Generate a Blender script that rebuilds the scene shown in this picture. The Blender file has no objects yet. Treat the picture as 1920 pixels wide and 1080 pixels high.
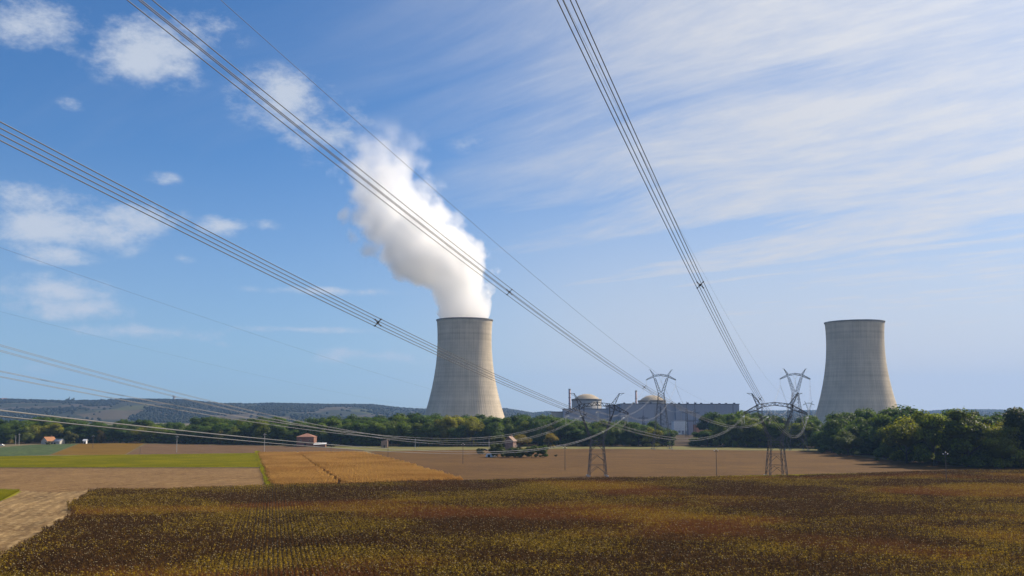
import bpy, math, random
import numpy as np
from mathutils import Vector, noise as mnoise

random.seed(7)
rng = np.random.default_rng(7)
scene = bpy.context.scene
COL = scene.collection
R = math.radians

# ------------------------------------------------------------------ camera
FPX, PITCH, CAMH, HORIZON = 1800.0, R(5.0), 26.0, 778.0
CY = HORIZON - FPX * math.tan(PITCH)
cam_data = bpy.data.cameras.new('camera')
cam = bpy.data.objects.new('camera', cam_data)
COL.objects.link(cam)
cam.location = (0, 0, CAMH)
cam.rotation_euler = (R(90) + PITCH, 0, 0)
cam_data.sensor_width = 36.0
cam_data.lens = FPX / 1920 * 36
cam_data.shift_y = (CY - 540) / 1920
cam_data.clip_start = 0.5
cam_data.clip_end = 60000
scene.camera = cam

# ------------------------------------------------------------------ light
SUN_AZ, SUN_EL = R(59), R(37)          # azimuth measured from the view direction towards the right
SUN_DIR = Vector((math.sin(SUN_AZ) * math.cos(SUN_EL), math.cos(SUN_AZ) * math.cos(SUN_EL), math.sin(SUN_EL)))
sun_data = bpy.data.lights.new('sun', 'SUN')
sun_data.energy = 5.0
sun_data.angle = R(0.6)
sun_data.color = (1.0, 0.87, 0.70)
sun = bpy.data.objects.new('sun', sun_data)
COL.objects.link(sun)
sun.rotation_euler = (-SUN_DIR).to_track_quat('-Z', 'Y').to_euler()

vs = scene.view_settings
vs.view_transform = 'Standard'
vs.look = 'None'
vs.exposure = 0.5
vs.gamma = 1.0
vs.use_curve_mapping = False
scene.cycles.use_denoising = True
scene.cycles.volume_bounces = 10
scene.cycles.max_bounces = 12
scene.cycles.transparent_max_bounces = 8
scene.cycles.volume_max_steps = 512


class NT:
    """small helper for building node trees"""
    def __init__(self, tree):
        self.t = tree
    def n(self, kind, **props):
        nd = self.t.nodes.new(kind)
        for k, v in props.items():
            setattr(nd, k, v)
        return nd
    def put(self, sock, v):
        if hasattr(v, 'links'):
            self.t.links.new(v, sock)
        else:
            sock.default_value = v
    def math(self, op, a, b=0.0, c=0.0, clamp=False):
        nd = self.n('ShaderNodeMath', operation=op, use_clamp=clamp)
        for i, v in enumerate((a, b, c)):
            self.put(nd.inputs[i], v)
        return nd.outputs[0]
    def vec(self, op, a, b=(0, 0, 0), scale=None):
        nd = self.n('ShaderNodeVectorMath', operation=op)
        self.put(nd.inputs[0], a)
        self.put(nd.inputs[1], b)
        if scale is not None:
            self.put(nd.inputs['Scale'], scale)
        return nd.outputs['Value'] if op in ('DOT_PRODUCT', 'LENGTH', 'DISTANCE') else nd.outputs[0]
    def comb(self, x, y, z):
        nd = self.n('ShaderNodeCombineXYZ')
        for i, v in enumerate((x, y, z)):
            self.put(nd.inputs[i], v)
        return nd.outputs[0]
    def sep(self, v):
        nd = self.n('ShaderNodeSeparateXYZ')
        self.put(nd.inputs[0], v)
        return nd.outputs
    def noise(self, v, scale, detail=3, rough=0.55, dist=0.0):
        nd = self.n('ShaderNodeTexNoise')
        self.put(nd.inputs['Vector'], v)
        self.put(nd.inputs['Scale'], scale)
        nd.inputs['Detail'].default_value = detail
        nd.inputs['Roughness'].default_value = rough
        nd.inputs['Distortion'].default_value = dist
        return nd.outputs[0]
    def step(self, v, a, b, lo=0.0, hi=1.0, kind='SMOOTHSTEP'):
        nd = self.n('ShaderNodeMapRange', interpolation_type=kind, clamp=True) if kind != 'LINEAR' else self.n('ShaderNodeMapRange', clamp=True)
        for i, x in enumerate((v, a, b, lo, hi)):
            self.put(nd.inputs[i], x)
        return nd.outputs[0]
    def mix(self, f, a, b, blend='MIX'):
        nd = self.n('ShaderNodeMix', data_type='RGBA', blend_type=blend)
        self.put(nd.inputs[0], f)
        self.put(nd.inputs[6], (*a, 1) if isinstance(a, tuple) and len(a) == 3 else a)
        self.put(nd.inputs[7], (*b, 1) if isinstance(b, tuple) and len(b) == 3 else b)
        return nd.outputs[2]


# ------------------------------------------------------------------ sky
world = bpy.data.worlds.new('World')
scene.world = world
world.use_nodes = True
wt = world.node_tree
wt.nodes.clear()
w = NT(wt)
sky = w.n('ShaderNodeTexSky', sky_type='NISHITA', sun_disc=False, sun_elevation=SUN_EL, sun_rotation=SUN_AZ,
          altitude=100.0, air_density=1.0, dust_density=0.35, ozone_density=3.0)
SKY_STRENGTH = 0.070
d = w.n('ShaderNodeTexCoord').outputs['Generated']
dx, dy, dz = w.sep(d)
zz = w.math('ADD', w.math('MAXIMUM', dz, 0.0), 0.05)
u = w.math('DIVIDE', dx, zz)
v = w.math('DIVIDE', dy, zz)
along = w.math('SUBTRACT', w.math('MULTIPLY', u, 0.74), w.math('MULTIPLY', v, 0.67))
across = w.math('ADD', w.math('MULTIPLY', u, 0.67), w.math('MULTIPLY', v, 0.74))
pc = w.comb(w.math('MULTIPLY', along, 0.14), across, 3.7)
warp = w.noise(w.comb(u, v, 9.1), 0.5, 2)
pc = w.vec('ADD', pc, w.comb(0.0, w.math('MULTIPLY', w.math('SUBTRACT', warp, 0.5), 0.9), 0.0))
cir_fine = w.noise(pc, 2.6, 7, 0.66)
cir_big = w.noise(w.comb(w.math('MULTIPLY', along, 0.16), across, 1.3), 1.15, 4, 0.55)
ssun = w.vec('DOT_PRODUCT', d, tuple(SUN_DIR))
# the veil thickens towards the sun's side of the sky
cover = w.step(dx, -0.34, 0.42, 0.0, 1.0)
cirrus = w.math('ADD', w.math('MULTIPLY', cir_fine, 0.52), w.math('MULTIPLY', cir_big, 0.82))
cirrus = w.math('MULTIPLY_ADD', w.math('SUBTRACT', cirrus, 0.67), 1.3, 0.69)
cirrus = w.step(w.math('ADD', cirrus, w.math('MULTIPLY', cover, 0.30)), 0.57, 1.06)
cirrus = w.math('MULTIPLY', cirrus, w.step(cover, 0.0, 0.9, 0.10, 0.90))
wisp = w.noise(w.vec('MULTIPLY', pc, (3.0, 1.0, 1.0)), 7.0, 5, 0.68)
cirrus = w.math('MULTIPLY', cirrus, w.step(wisp, 0.30, 0.68, 0.74, 1.18, 'LINEAR'))
veil = w.math('ADD', w.math('MULTIPLY', cover, 0.22), w.math('MULTIPLY', w.step(dz, 0.30, 0.02), w.step(cover, 0.0, 0.7, 0.28, 0.80)))
cirrus = w.math('MAXIMUM', cirrus, veil)
glow = w.math('POWER', w.math('MAXIMUM', ssun, 0.0), 6.0)
lum = w.math('ADD', 0.475, w.math('MULTIPLY', glow, 0.30))
cir_col = w.vec('SCALE', (0.95, 0.975, 1.05), scale=w.math('DIVIDE', lum, SKY_STRENGTH))
base = w.vec('MULTIPLY', sky.outputs[0], (0.46, 0.83, 1.18))
col = w.mix(cirrus, base, cir_col)


def sky_dir(px, py):
    return ((px - 960) / FPX, (CY - py) / FPX)


# low cumulus: each cloud has its own bearing, height and spread in the sky
az = w.math('ARCTAN2', dx, dy)
el = w.math('ARCSINE', dz)
cn = w.noise(w.comb(w.math('MULTIPLY', az, 1.0), w.math('MULTIPLY', el, 1.7), 0.4), 26.0, 6, 0.66, 0.0)
cn2 = w.noise(w.comb(az, w.math('MULTIPLY', el, 2.0), 4.4), 10.0, 2, 0.5)
azel = w.comb(az, el, 0.0)
puff = None
CLOUDS = [(50, 28, 140, 60, .8), (255, 85, 150, 80, 1.0), (365, 30, 110, 60, .55), (520, 175, 130, 75, .95), (625, 245, 140, 75, .75),
          (110, 183, 40, 15, .45), (60, 368, 170, 36, .8), (100, 430, 230, 52, 1.15), (240, 410, 160, 36, .95), (95, 470, 110, 28, 1.0),
          (405, 421, 75, 24, .95), (495, 421, 50, 15, .85), (295, 330, 42, 18, .45), (335, 483, 35, 14, .5), (70, 545, 170, 40, .75),
          (150, 580, 130, 34, .7), (285, 622, 200, 22, .8), (560, 618, 220, 9, .6), (700, 668, 150, 24, .7), (630, 545, 220, 11, .6),
          (415, 645, 30, 9, .4), (880, 262, 60, 24, .25), (60, 690, 120, 20, .3),
          (-300, 420, 180, 45, .8), (-900, 300, 200, 70, .8), (-200, -160, 150, 70, .7)]
for px, py, sx, sy, amp in CLOUDS:
    hx, hy = (px - 960) / FPX, (HORIZON - py) / FPX
    a0, e0 = math.atan2(hx, 1), math.atan2(hy, math.hypot(1, hx))
    k = math.cos(a0)
    sxx, syy = FPX / sx / k ** 1.5, FPX / sy
    nd = w.n('ShaderNodeVectorMath', operation='MULTIPLY_ADD')
    w.put(nd.inputs[0], azel)
    nd.inputs[1].default_value = (sxx, syy, 0)
    nd.inputs[2].default_value = (-a0 * sxx, -e0 * syy, 0)
    g = w.math('MULTIPLY_ADD', w.vec('LENGTH', nd.outputs[0]), -amp, amp)
    puff = g if puff is None else w.math('MAXIMUM', puff, g)
pn = w.math('ADD', w.math('MULTIPLY', cn, 1.9), w.math('MULTIPLY', cn2, 0.9))
puff = w.math('MULTIPLY', w.step(w.math('ADD', puff, w.math('SUBTRACT', pn, 1.40)), 0.05, 1.0), w.step(puff, -0.02, 0.25))
puff_col = w.vec('SCALE', (0.42, 0.46, 0.53), scale=1.0 / SKY_STRENGTH)
col = w.mix(w.math('MULTIPLY', puff, 0.92), col, puff_col)
bg = w.n('ShaderNodeBackground')
bg.inputs['Strength'].default_value = SKY_STRENGTH
wt.links.new(col, bg.inputs['Color'])
wo = w.n('ShaderNodeOutputWorld')
wt.links.new(bg.outputs[0], wo.inputs['Surface'])


# ------------------------------------------------------------------ helpers
def ray(px, py):
    F = np.array([0, math.cos(PITCH), math.sin(PITCH)])
    U = np.array([0, -math.sin(PITCH), math.cos(PITCH)])
    dd = F * FPX + np.array([1.0, 0, 0]) * (px - 960) + U * (CY - py)
    return dd / dd[1]


def at(px, py, Y):
    return np.array([0, 0, CAMH]) + ray(px, py) * Y


def ground(px, py, z=0.0):
    r = ray(px, py)
    return np.array([0, 0, CAMH]) + r * ((z - CAMH) / r[2])


def tag(o, label=None, cat=None, group=None, kind=None):
    if label:
        o['label'] = label
    if cat:
        o['category'] = cat
    if group:
        o['group'] = group
    if kind:
        o['kind'] = kind
    return o


def empty(name, loc=(0, 0, 0), rz=0.0):
    o = bpy.data.objects.new(name, None)
    COL.objects.link(o)
    o.location = [float(c) for c in loc]
    o.rotation_euler = (0, 0, rz)
    o.empty_display_size = 0.5
    return o


def mesh_np(name, V, Fc, mat, smooth=False, attr=None):
    """V (n,3), Fc list of faces or (m,k) array"""
    me = bpy.data.meshes.new(name)
    V = np.asarray(V, dtype=np.float32)
    if isinstance(Fc, np.ndarray):
        m, k = Fc.shape
        me.vertices.add(len(V))
        me.vertices.foreach_set('co', V.ravel())
        me.loops.add(m * k)
        me.loops.foreach_set('vertex_index', Fc.astype(np.int32).ravel())
        me.polygons.add(m)
        me.polygons.foreach_set('loop_start', np.arange(0, m * k, k, dtype=np.int32))
        me.update(calc_edges=True)
    else:
        me.from_pydata([tuple(map(float, p)) for p in V], [], Fc)
        me.update()
    if smooth:
        me.polygons.foreach_set('use_smooth', np.ones(len(me.polygons), dtype=bool))
    if attr is not None:
        a = me.attributes.new('tone', 'FLOAT', 'FACE')
        a.data.foreach_set('value', np.asarray(attr, dtype=np.float32))
    if mat:
        me.materials.append(mat)
    return me


def link(name, me, parent=None, loc=None):
    o = bpy.data.objects.new(name, me)
    COL.objects.link(o)
    if parent:
        o.parent = parent
    if loc is not None:
        o.location = [float(c) for c in loc]
    return o


class MB:
    def __init__(self):
        self.v, self.f = [], []
    def add(self, V, Fc):
        b = len(self.v)
        self.v += [tuple(map(float, p)) for p in V]
        self.f += [tuple(i + b for i in q) for q in Fc]
        return self
    def box(self, x0, x1, y0, y1, z0, z1):
        return self.add([(x0, y0, z0), (x1, y0, z0), (x1, y1, z0), (x0, y1, z0), (x0, y0, z1), (x1, y0, z1), (x1, y1, z1), (x0, y1, z1)],
                        [(0, 3, 2, 1), (4, 5, 6, 7), (0, 1, 5, 4), (1, 2, 6, 5), (2, 3, 7, 6), (3, 0, 4, 7)])
    def bar(self, a, b, wd=0.2):
        a, b = Vector([float(c) for c in a]), Vector([float(c) for c in b])
        dd = (b - a)
        if dd.length < 1e-6:
            return self
        dd.normalize()
        up = Vector((0, 0, 1)) if abs(dd.z) < 0.9 else Vector((1, 0, 0))
        s = dd.cross(up).normalized() * wd / 2
        t = dd.cross(s).normalized() * wd / 2
        V = [p + s * i + t * j for p in (a, b) for i, j in ((-1, -1), (1, -1), (1, 1), (-1, 1))]
        return self.add(V, [(0, 1, 2, 3), (7, 6, 5, 4), (0, 4, 5, 1), (1, 5, 6, 2), (2, 6, 7, 3), (3, 7, 4, 0)])
    def tube(self, P, r, n=6, closed=True):
        P = [Vector([float(c) for c in p]) for p in P]
        rs = r if hasattr(r, '__len__') else [r] * len(P)
        V, Fc = [], []
        for i, p in enumerate(P):
            dd = (P[min(i + 1, len(P) - 1)] - P[max(i - 1, 0)]).normalized()
            up = Vector((0, 0, 1)) if abs(dd.z) < 0.95 else Vector((1, 0, 0))
            s = dd.cross(up).normalized()
            t = s.cross(dd).normalized()
            for k in range(n):
                a = 2 * math.pi * k / n
                V.append(p + (s * math.cos(a) + t * math.sin(a)) * rs[i])
        for i in range(len(P) - 1):
            for k in range(n):
                Fc.append((i * n + k, i * n + (k + 1) % n, (i + 1) * n + (k + 1) % n, (i + 1) * n + k))
        if closed:
            Fc.append(tuple(range(n - 1, -1, -1)))
            Fc.append(tuple((len(P) - 1) * n + k for k in range(n)))
        return self.add(V, Fc)
    def lathe(self, prof, n=48, c=(0, 0, 0), cap=True):
        V, Fc = [], []
        for r, z in prof:
            for k in range(n):
                a = 2 * math.pi * k / n
                V.append((c[0] + r * math.cos(a), c[1] + r * math.sin(a), c[2] + z))
        m = len(prof)
        for i in range(m - 1):
            for k in range(n):
                Fc.append((i * n + k, i * n + (k + 1) % n, (i + 1) * n + (k + 1) % n, (i + 1) * n + k))
        if cap:
            Fc.append(tuple(range(n - 1, -1, -1)))
            Fc.append(tuple((m - 1) * n + k for k in range(n)))
        return self.add(V, Fc)
    def mesh(self, name, mat, smooth=False):
        return mesh_np(name, np.array(self.v), self.f, mat, smooth)
    def build(self, name, mat, parent=None, smooth=False, loc=None):
        return link(name, self.mesh(name, mat, smooth), parent, loc)


def new_mat(name):
    m = bpy.data.materials.new(name)
    m.use_nodes = True
    m.node_tree.nodes.clear()
    return m, NT(m.node_tree)


def finish(m, t, shader):
    o = t.n('ShaderNodeOutputMaterial')
    t.t.links.new(shader, o.inputs['Surface'])
    return m


def principled(t, col, rough=0.8, metal=0.0, spec=0.3, normal=None):
    b = t.n('ShaderNodeBsdfPrincipled')
    t.put(b.inputs['Base Color'], (*col, 1) if isinstance(col, tuple) and len(col) == 3 else col)
    t.put(b.inputs['Roughness'], rough)
    b.inputs['Metallic'].default_value = metal
    b.inputs['Specular IOR Level'].default_value = spec
    if normal is not None:
        t.put(b.inputs['Normal'], normal)
    return b.outputs[0]


def mottled(name, c1, c2, scale=1.0, rough=0.85, metal=0.0, detail=5, stretch=(1, 1, 1), bump=0.0, coords='Object', spec=0.3):
    m, t = new_mat(name)
    if coords == 'World':
        p = t.n('ShaderNodeNewGeometry').outputs['Position']
    else:
        p = t.n('ShaderNodeTexCoord').outputs['Object']
    p = t.vec('MULTIPLY', p, stretch)
    n = t.noise(p, scale, detail, 0.6)
    nrm = None
    if bump:
        b = t.n('ShaderNodeBump')
        b.inputs['Strength'].default_value = bump
        b.inputs['Distance'].default_value = 0.3
        t.put(b.inputs['Height'], n)
        nrm = b.outputs[0]
    c = t.mix(t.step(n, 0.3, 0.7), c1, c2)
    return finish(m, t, principled(t, c, rough, metal, spec, nrm))


# ------------------------------------------------------------------ materials
M = {}
M['steel'] = mottled('galvanised_steel', (.060, .060, .064), (.115, .115, .12), 0.6, 0.6, 0.2)
M['aluminium'] = mottled('aluminium_strand', (.17, .17, .17), (.24, .24, .24), 0.1, 0.45, 0.15, spec=.5)
M['shaded_strand'] = mottled('shade_toned_strand', (.075, .075, .077), (.105, .105, .107), 0.1, 0.45, 0.15, spec=.5)  # darker copy of aluminium: shaded undersides of the wires put into the colour
M['cable_dark'] = mottled('weathered_cable', (.06, .06, .065), (.09, .09, .095), 0.1, 0.5, 0.2)
M['insulator'] = mottled('glass_insulator', (.45, .52, .50), (.62, .66, .64), 3.0, 0.2, 0.0, spec=0.6)
M['wood'] = mottled('pole_wood', (.09, .07, .05), (.17, .13, .10), 1.2, 0.85, stretch=(1, 1, .1))
M['concrete_pole'] = mottled('pole_concrete', (.34, .33, .31), (.46, .45, .42), 0.8, 0.85)
M['porcelain'] = mottled('porcelain', (.72, .72, .70), (.82, .82, .80), 5, 0.3)
M['brick'] = mottled('old_brick', (.17, .085, .06), (.28, .14, .10), 1.3, 0.9, bump=.3)
M['brick_pale'] = mottled('pale_brick', (.24, .16, .12), (.36, .25, .19), 1.1, 0.9, bump=.3)
M['tile'] = mottled('clay_tile', (.24, .11, .075), (.36, .19, .13), 1.6, 0.85, stretch=(1, 3, 3), bump=.4)
M['tile_bright'] = mottled('new_clay_tile', (0.3100, 0.1275, 0.0560), (0.3844, 0.1875, 0.0880), 1.6, 0.8, stretch=(1, 3, 3), bump=.4)
M['slate'] = mottled('grey_roof_sheet', (.22, .24, .28), (.32, .34, .38), 1.1, 0.5, bump=.2)
M['render'] = mottled('limewash', (.42, .38, .33), (.55, .50, .44), 0.9, 0.9)
M['pink_render'] = mottled('pink_render', (.22, .14, .11), (.29, .19, .15), 0.7, 0.9)
M['white'] = mottled('white_sheet', (.66, .66, .65), (.80, .80, .79), 0.9, 0.6)
M['dark'] = mottled('dark_opening', (.012, .012, .014), (.03, .03, .032), 1.0, 0.5)
M['glass'] = mottled('window_pane', (.03, .04, .05), (.05, .06, .075), 1.0, 0.1, spec=0.8)
M['clad_blue'] = mottled('bluegrey_cladding', (.30, .315, .37), (.37, .385, .44), 0.06, 0.55, stretch=(1, 1, .3))
M['clad_dark'] = mottled('darker_cladding', (.23, .265, .345), (.29, .325, .40), 0.06, 0.5, stretch=(1, 1, .3))
M['clad_trim'] = mottled('cladding_trim', (.09, .10, .13), (.13, .14, .17), 0.2, 0.5)
M['conc_warm'] = mottled('warm_concrete', (.34, .31, .26), (.46, .42, .35), 0.09, 0.85, stretch=(1, 1, .35))
M['conc_grey'] = mottled('grey_concrete', (.30, .295, .285), (.40, .39, .375), 0.08, 0.85, stretch=(1, 1, .3))
M['dome'] = mottled('dome_concrete', (.34, .28, .20), (.43, .36, .265), 0.08, 0.85)
M['stack'] = mottled('stack_paint', (.34, .25, .26), (.42, .31, .31), 0.1, 0.7)
M['orange'] = mottled('rust_orange_paint', (.40, .16, .08), (.50, .22, .12), 0.4, 0.7)


def leaf_mat(name, trans=0.35):
    m, t = new_mat(name)
    oc = t.n('ShaderNodeObjectInfo').outputs['Color']
    at_ = t.n('ShaderNodeAttribute', attribute_name='tone').outputs['Fac']
    pos = t.n('ShaderNodeTexCoord').outputs['Object']
    nz = t.noise(pos, 0.25, 3)
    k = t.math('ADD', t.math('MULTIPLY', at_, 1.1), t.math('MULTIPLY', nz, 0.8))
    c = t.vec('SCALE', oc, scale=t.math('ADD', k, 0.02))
    dif = principled(t, c, 0.6, 0, 0.25)
    tr = t.n('ShaderNodeBsdfTranslucent')
    t.put(tr.inputs['Color'], t.vec('MULTIPLY', c, (1.25, 1.25, .55)))
    mx = t.n('ShaderNodeMixShader')
    mx.inputs[0].default_value = trans
    t.t.links.new(dif, mx.inputs[1])
    t.t.links.new(tr.outputs[0], mx.inputs[2])
    return finish(m, t, mx.outputs[0])


M['leaf'] = leaf_mat('tree_foliage', 0.48)
M['bark'] = mottled('bark', (.05, .042, .034), (.11, .09, .07), 2.0, 0.9, stretch=(1, 1, .2))


# ------------------------------------------------------------------ ground and fields
def field_mat(name, c1, c2, c3, s_big=0.02, s_fine=1.2, rows=None, row_amt=0.0, bump=0.4):
    """soil or short crop seen from above: large patches, fine clods, drill rows"""
    m, t = new_mat(name)
    p = t.n('ShaderNodeNewGeometry').outputs['Position']
    big = t.noise(p, s_big, 4, 0.6)
    fine = t.noise(p, s_fine, 6, 0.7)
    c = t.mix(t.step(big, 0.35, 0.65), c1, c2)
    c = t.mix(t.step(fine, 0.48, 0.72), c, c3)
    if rows:
        ang, per = rows
        q = t.vec('DOT_PRODUCT', p, (math.cos(ang), math.sin(ang), 0))
        wob = t.math('ADD', t.math('MULTIPLY', t.noise(p, 0.03, 3), 6.0), t.math('MULTIPLY', t.noise(p, 0.25, 3), 1.6))
        sn = t.math('SINE', t.math('MULTIPLY', t.math('ADD', q, wob), 2 * math.pi / per))
        sn = t.math('MULTIPLY', t.step(sn, -0.2, 0.9), t.step(t.noise(p, 0.22, 4), 0.38, 0.66))
        c = t.mix(t.math('MULTIPLY', sn, row_amt), c, c3)
    an_ = rows[0] if rows else R(80)
    pp = t.vec('DOT_PRODUCT', p, (math.cos(an_), math.sin(an_), 0))
    pl = t.vec('DOT_PRODUCT', p, (-math.sin(an_), math.cos(an_), 0))
    mid = t.noise(t.comb(pp, t.math('MULTIPLY', pl, .12), 0.0), s_fine * .45, 4, .7)
    c = t.vec('SCALE', c, scale=t.step(mid, .3, .7, .66, 1.34, 'LINEAR'))
    b = t.n('ShaderNodeBump')
    b.inputs['Strength'].default_value = bump
    b.inputs['Distance'].default_value = 0.25
    t.put(b.inputs['Height'], fine)
    return finish(m, t, principled(t, c, 0.95, 0, 0.1, b.outputs[0]))


M['ground'] = field_mat('plain', (.085, .082, .035), (.16, .125, .075), (.12, .11, .05), 0.006, 0.2)
M['soil'] = field_mat('stubble_brown', (0.0781, 0.0389, 0.0080), (0.1025, 0.0531, 0.0120), (0.1488, 0.0802, 0.0220), 0.018, .8, (R(80), 5.0), .5)
M['soil_light'] = field_mat('stubble_pale', (0.1210, 0.0653, 0.0216), (0.1512, 0.0851, 0.0297), (0.2923, 0.1881, 0.0765), 0.03, 1.0, (R(-28), 3.6), .8)
M['track'] = field_mat('straw_track', (0.1265, 0.0736, 0.0264), (0.1840, 0.1150, 0.0462), (0.4140, 0.2932, 0.1375), 0.06, 0.7, (R(15), 3.1), .55)
M['green'] = field_mat('green_crop', (0.1800, 0.1710, 0.0036), (0.2340, 0.2115, 0.0045), (0.2700, 0.2250, 0.0090), 0.02, 0.8)
M['bluegreen'] = field_mat('cabbage_green', (0.0425, 0.0697, 0.0238), (0.0595, 0.0850, 0.0272), (0.0850, 0.1062, 0.0382), 0.03, 0.7, (R(20), 4), .5)
M['ochre'] = field_mat('ochre_crop', (0.1240, 0.0656, 0.0032), (0.1480, 0.0800, 0.0040), (0.1360, 0.0960, 0.0048), 0.02, 0.8)
M['soil_pink'] = field_mat('pinkish_soil', (0.0935, 0.0527, 0.0229), (0.1148, 0.0663, 0.0298), (0.1700, 0.1062, 0.0510), 0.03, 0.8, (R(75), 6), .6)
M['grass'] = field_mat('field_margin', (0.1200, 0.1160, 0.0320), (0.1680, 0.1520, 0.0560), (0.2080, 0.1760, 0.0800), 0.05, 0.6)
M['hedge_ground'] = field_mat('rank_margin', (.05, .065, .015), (.08, .085, .02), (.12, .11, .03), 0.1, 0.8)
M['litter'] = field_mat('leaf_litter', (.05, .032, .017), (.065, .042, .02), (.09, .062, .03), 0.05, 0.9)
M['golden_soil'] = field_mat('corn_stubble', (.26, .15, .055), (.30, .175, .065), (.34, .20, .08), 0.03, 0.9)


def sheet(name, label, pix, mat, z):
    """flat field sheet: outline given where it lies on the plain"""
    P = [ground(px, py) for px, py in pix]
    P = [(p[0], p[1], z) for p in P]
    me = mesh_np(name, np.array(P), [tuple(range(len(P)))], mat)
    if me.polygons[0].normal.z < 0:
        me.flip_normals()
    o = link(name, me)
    return tag(o, label, None, None, 'structure')


gm = MB()
gm.add([(-15000, -1500, 0), (15000, -1500, 0), (15000, 13800, 0), (-15000, 13800, 0)], [(0, 1, 2, 3)])
tag(gm.build('ground', M['ground']), 'wide flat river plain reaching to the hills', kind='structure')

SUNFLOWER_PIX = [(-500, 1270), (-200, 1158), (0, 1051), (62, 1018), (150, 967), (130, 958), (143, 945), (174, 925), (320, 922.5), (500, 916), (700, 911), (870, 906.5), (1000, 904), (1100, 902.5),
                 (1250, 901), (1440, 899), (1560, 895.5), (1700, 890.5), (1800, 887.5), (1960, 886), (2100, 888), (2500, 906), (2700, 1270)]
sheet('sunflower_field_soil', 'dark soil and litter under the dried sunflowers', SUNFLOWER_PIX, M['litter'], 0.030)
sheet('stubble_field', 'brown stubble field between the corn and the right tree belt',
      [(690, 846.5), (850, 844), (1100, 841.5), (1545, 846), (1660, 862), (1790, 875), (1960, 878), (2150, 880), (2200, 900), (1700, 900), (1440, 908), (1100, 912), (860, 916), (790, 880), (725, 858)], M['soil'], 0.012)
sheet('corn_field_soil', 'straw coloured soil under the ripe corn', [(483, 848), (681, 847), (725, 858), (790, 877), (880, 910), (690, 918), (508, 920)], M['golden_soil'], 0.016)
sheet('harvested_field', 'pale harvested field below the bright green strip', [(-400, 880), (0, 877.5), (489, 877), (508, 920), (320, 928), (160, 928), (100, 924), (-400, 930)], M['soil_light'], 0.012)
sheet('green_strip_field', 'bright green crop strip left of the corn', [(-400, 858), (0, 856), (245, 853), (481, 850), (489, 876.5), (0, 877), (-400, 879.5)], M['green'], 0.020)
sheet('dark_green_field', 'bluish green vegetable field at the far left', [(-300, 848), (0, 839), (60, 834), (146, 832), (92, 853), (0, 855.5), (-300, 857)], M['bluegreen'], 0.014)
sheet('ochre_field', 'ochre yellow crop field before the tree belt', [(148, 832), (272, 831), (233, 853), (94, 853)], M['ochre'], 0.014)
sheet('pinkish_field', 'pinkish bare field between ochre crop and corn', [(274, 832), (560, 837), (650, 841), (683, 845), (480, 849), (235, 853)], M['soil_pink'], 0.014)
sheet('grass_margin', 'thin pale grass strip along the foot of the trees', [(600, 837), (900, 836.5), (1300, 837), (1560, 840), (1545, 845.5), (1100, 841), (850, 843.5), (690, 846), (660, 842)], M['grass'], 0.010)
sheet('straw_track', 'pale rutted track with straw beside the sunflowers', [(-500, 985), (0, 941), (28, 929), (42, 920), (100, 923.5), (186, 918), (200, 940), (150, 962), (170, 972), (62, 1030), (0, 1062), (-300, 1210)], M['track'], 0.018)
sheet('weedy_corner', 'small weedy yellow green corner at the left edge', [(-400, 922), (0, 920.5), (41, 921), (28, 929), (0, 940), (-400, 975)], M['green'], 0.022)
sheet('field_margin_strip', 'dark weedy margin between corn and green strip', [(480, 847.5), (485, 847.5), (497, 875), (516, 917), (503, 918), (489, 875)], M['hedge_ground'], 0.026)

sheet('tramline', 'dark tramline crossing the corn', [(554, 851), (559.5, 851), (635, 904), (649, 915), (631, 915), (625, 905)], M['litter'], 0.024)
sheet('field_ditch', 'dark ditch line below the bright green strip', [(-400, 879.2), (0, 876.6), (489, 876.2), (489.6, 877.8), (0, 878.4), (-400, 881.2)], M['litter'], 0.028)
sheet('crop_tramline', 'long diagonal wheel track in the bright green strip', [(187, 872), (198, 872), (247, 856), (240, 856)], M['hedge_ground'], 0.026)
sheet('crop_tramline', 'short dark wheel track in the green strip near the corn', [(390, 873), (394, 873), (404, 853.5), (400, 853.5)], M['litter'], 0.026)
sheet('woodland_floor', 'dark leaf litter under the tree belt', [(-300, 836), (0, 832.5), (270, 830), (480, 833.5), (620, 835.5), (800, 836.3), (1100, 836.3), (1400, 838), (1530, 840.5), (1552, 849), (1650, 855), (1665, 862), (1750, 871), (1850, 876), (2300, 881),
      (2300, 812), (1500, 812), (700, 812), (-300, 812)], M['litter'], 0.008)

# ------------------------------------------------------------------ hills
PROFILE = [(-1500, 752), (-300, 750), (0, 750), (120, 754), (230, 750), (350, 752), (420, 759), (520, 758), (600, 760), (700, 761), (760, 767), (800, 769), (950, 768), (1000, 776),
           (1030, 773), (1060, 777), (1200, 775), (1400, 772), (1530, 771), (1700, 775), (1780, 769), (1850, 769), (1920, 771), (2200, 770), (3500, 772)]
PX = np.array([p[0] for p in PROFILE]); PYv = np.array([p[1] for p in PROFILE])


def ridge_dist(px):
    return np.interp(px, [-1500, 300, 700, 960, 1400, 2000], [4800, 4900, 5400, 6500, 8000, 8500])


def hill_z(px, r):
    Rr = ridge_dist(px)
    top = CAMH + (HORIZON - np.interp(px, PX, PYv)) / FPX * Rr
    a = np.clip((r - 2900) / (Rr - 2900), 0, 1)
    prof = a * a * (3 - 2 * a) * 0.75 + a * 0.25
    back = np.clip((r - Rr) / 2500, 0, 1)
    n = mnoise.fractal(Vector((px / 130.0, r / 700.0, 1.7)), 1.0, 2.0, 4)
    wob = n * 16 * min(1, a * 2.5) * (1 - a) * 2.0
    return -3 + (top + 3) * prof * (1 - 0.45 * back) + wob


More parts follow.
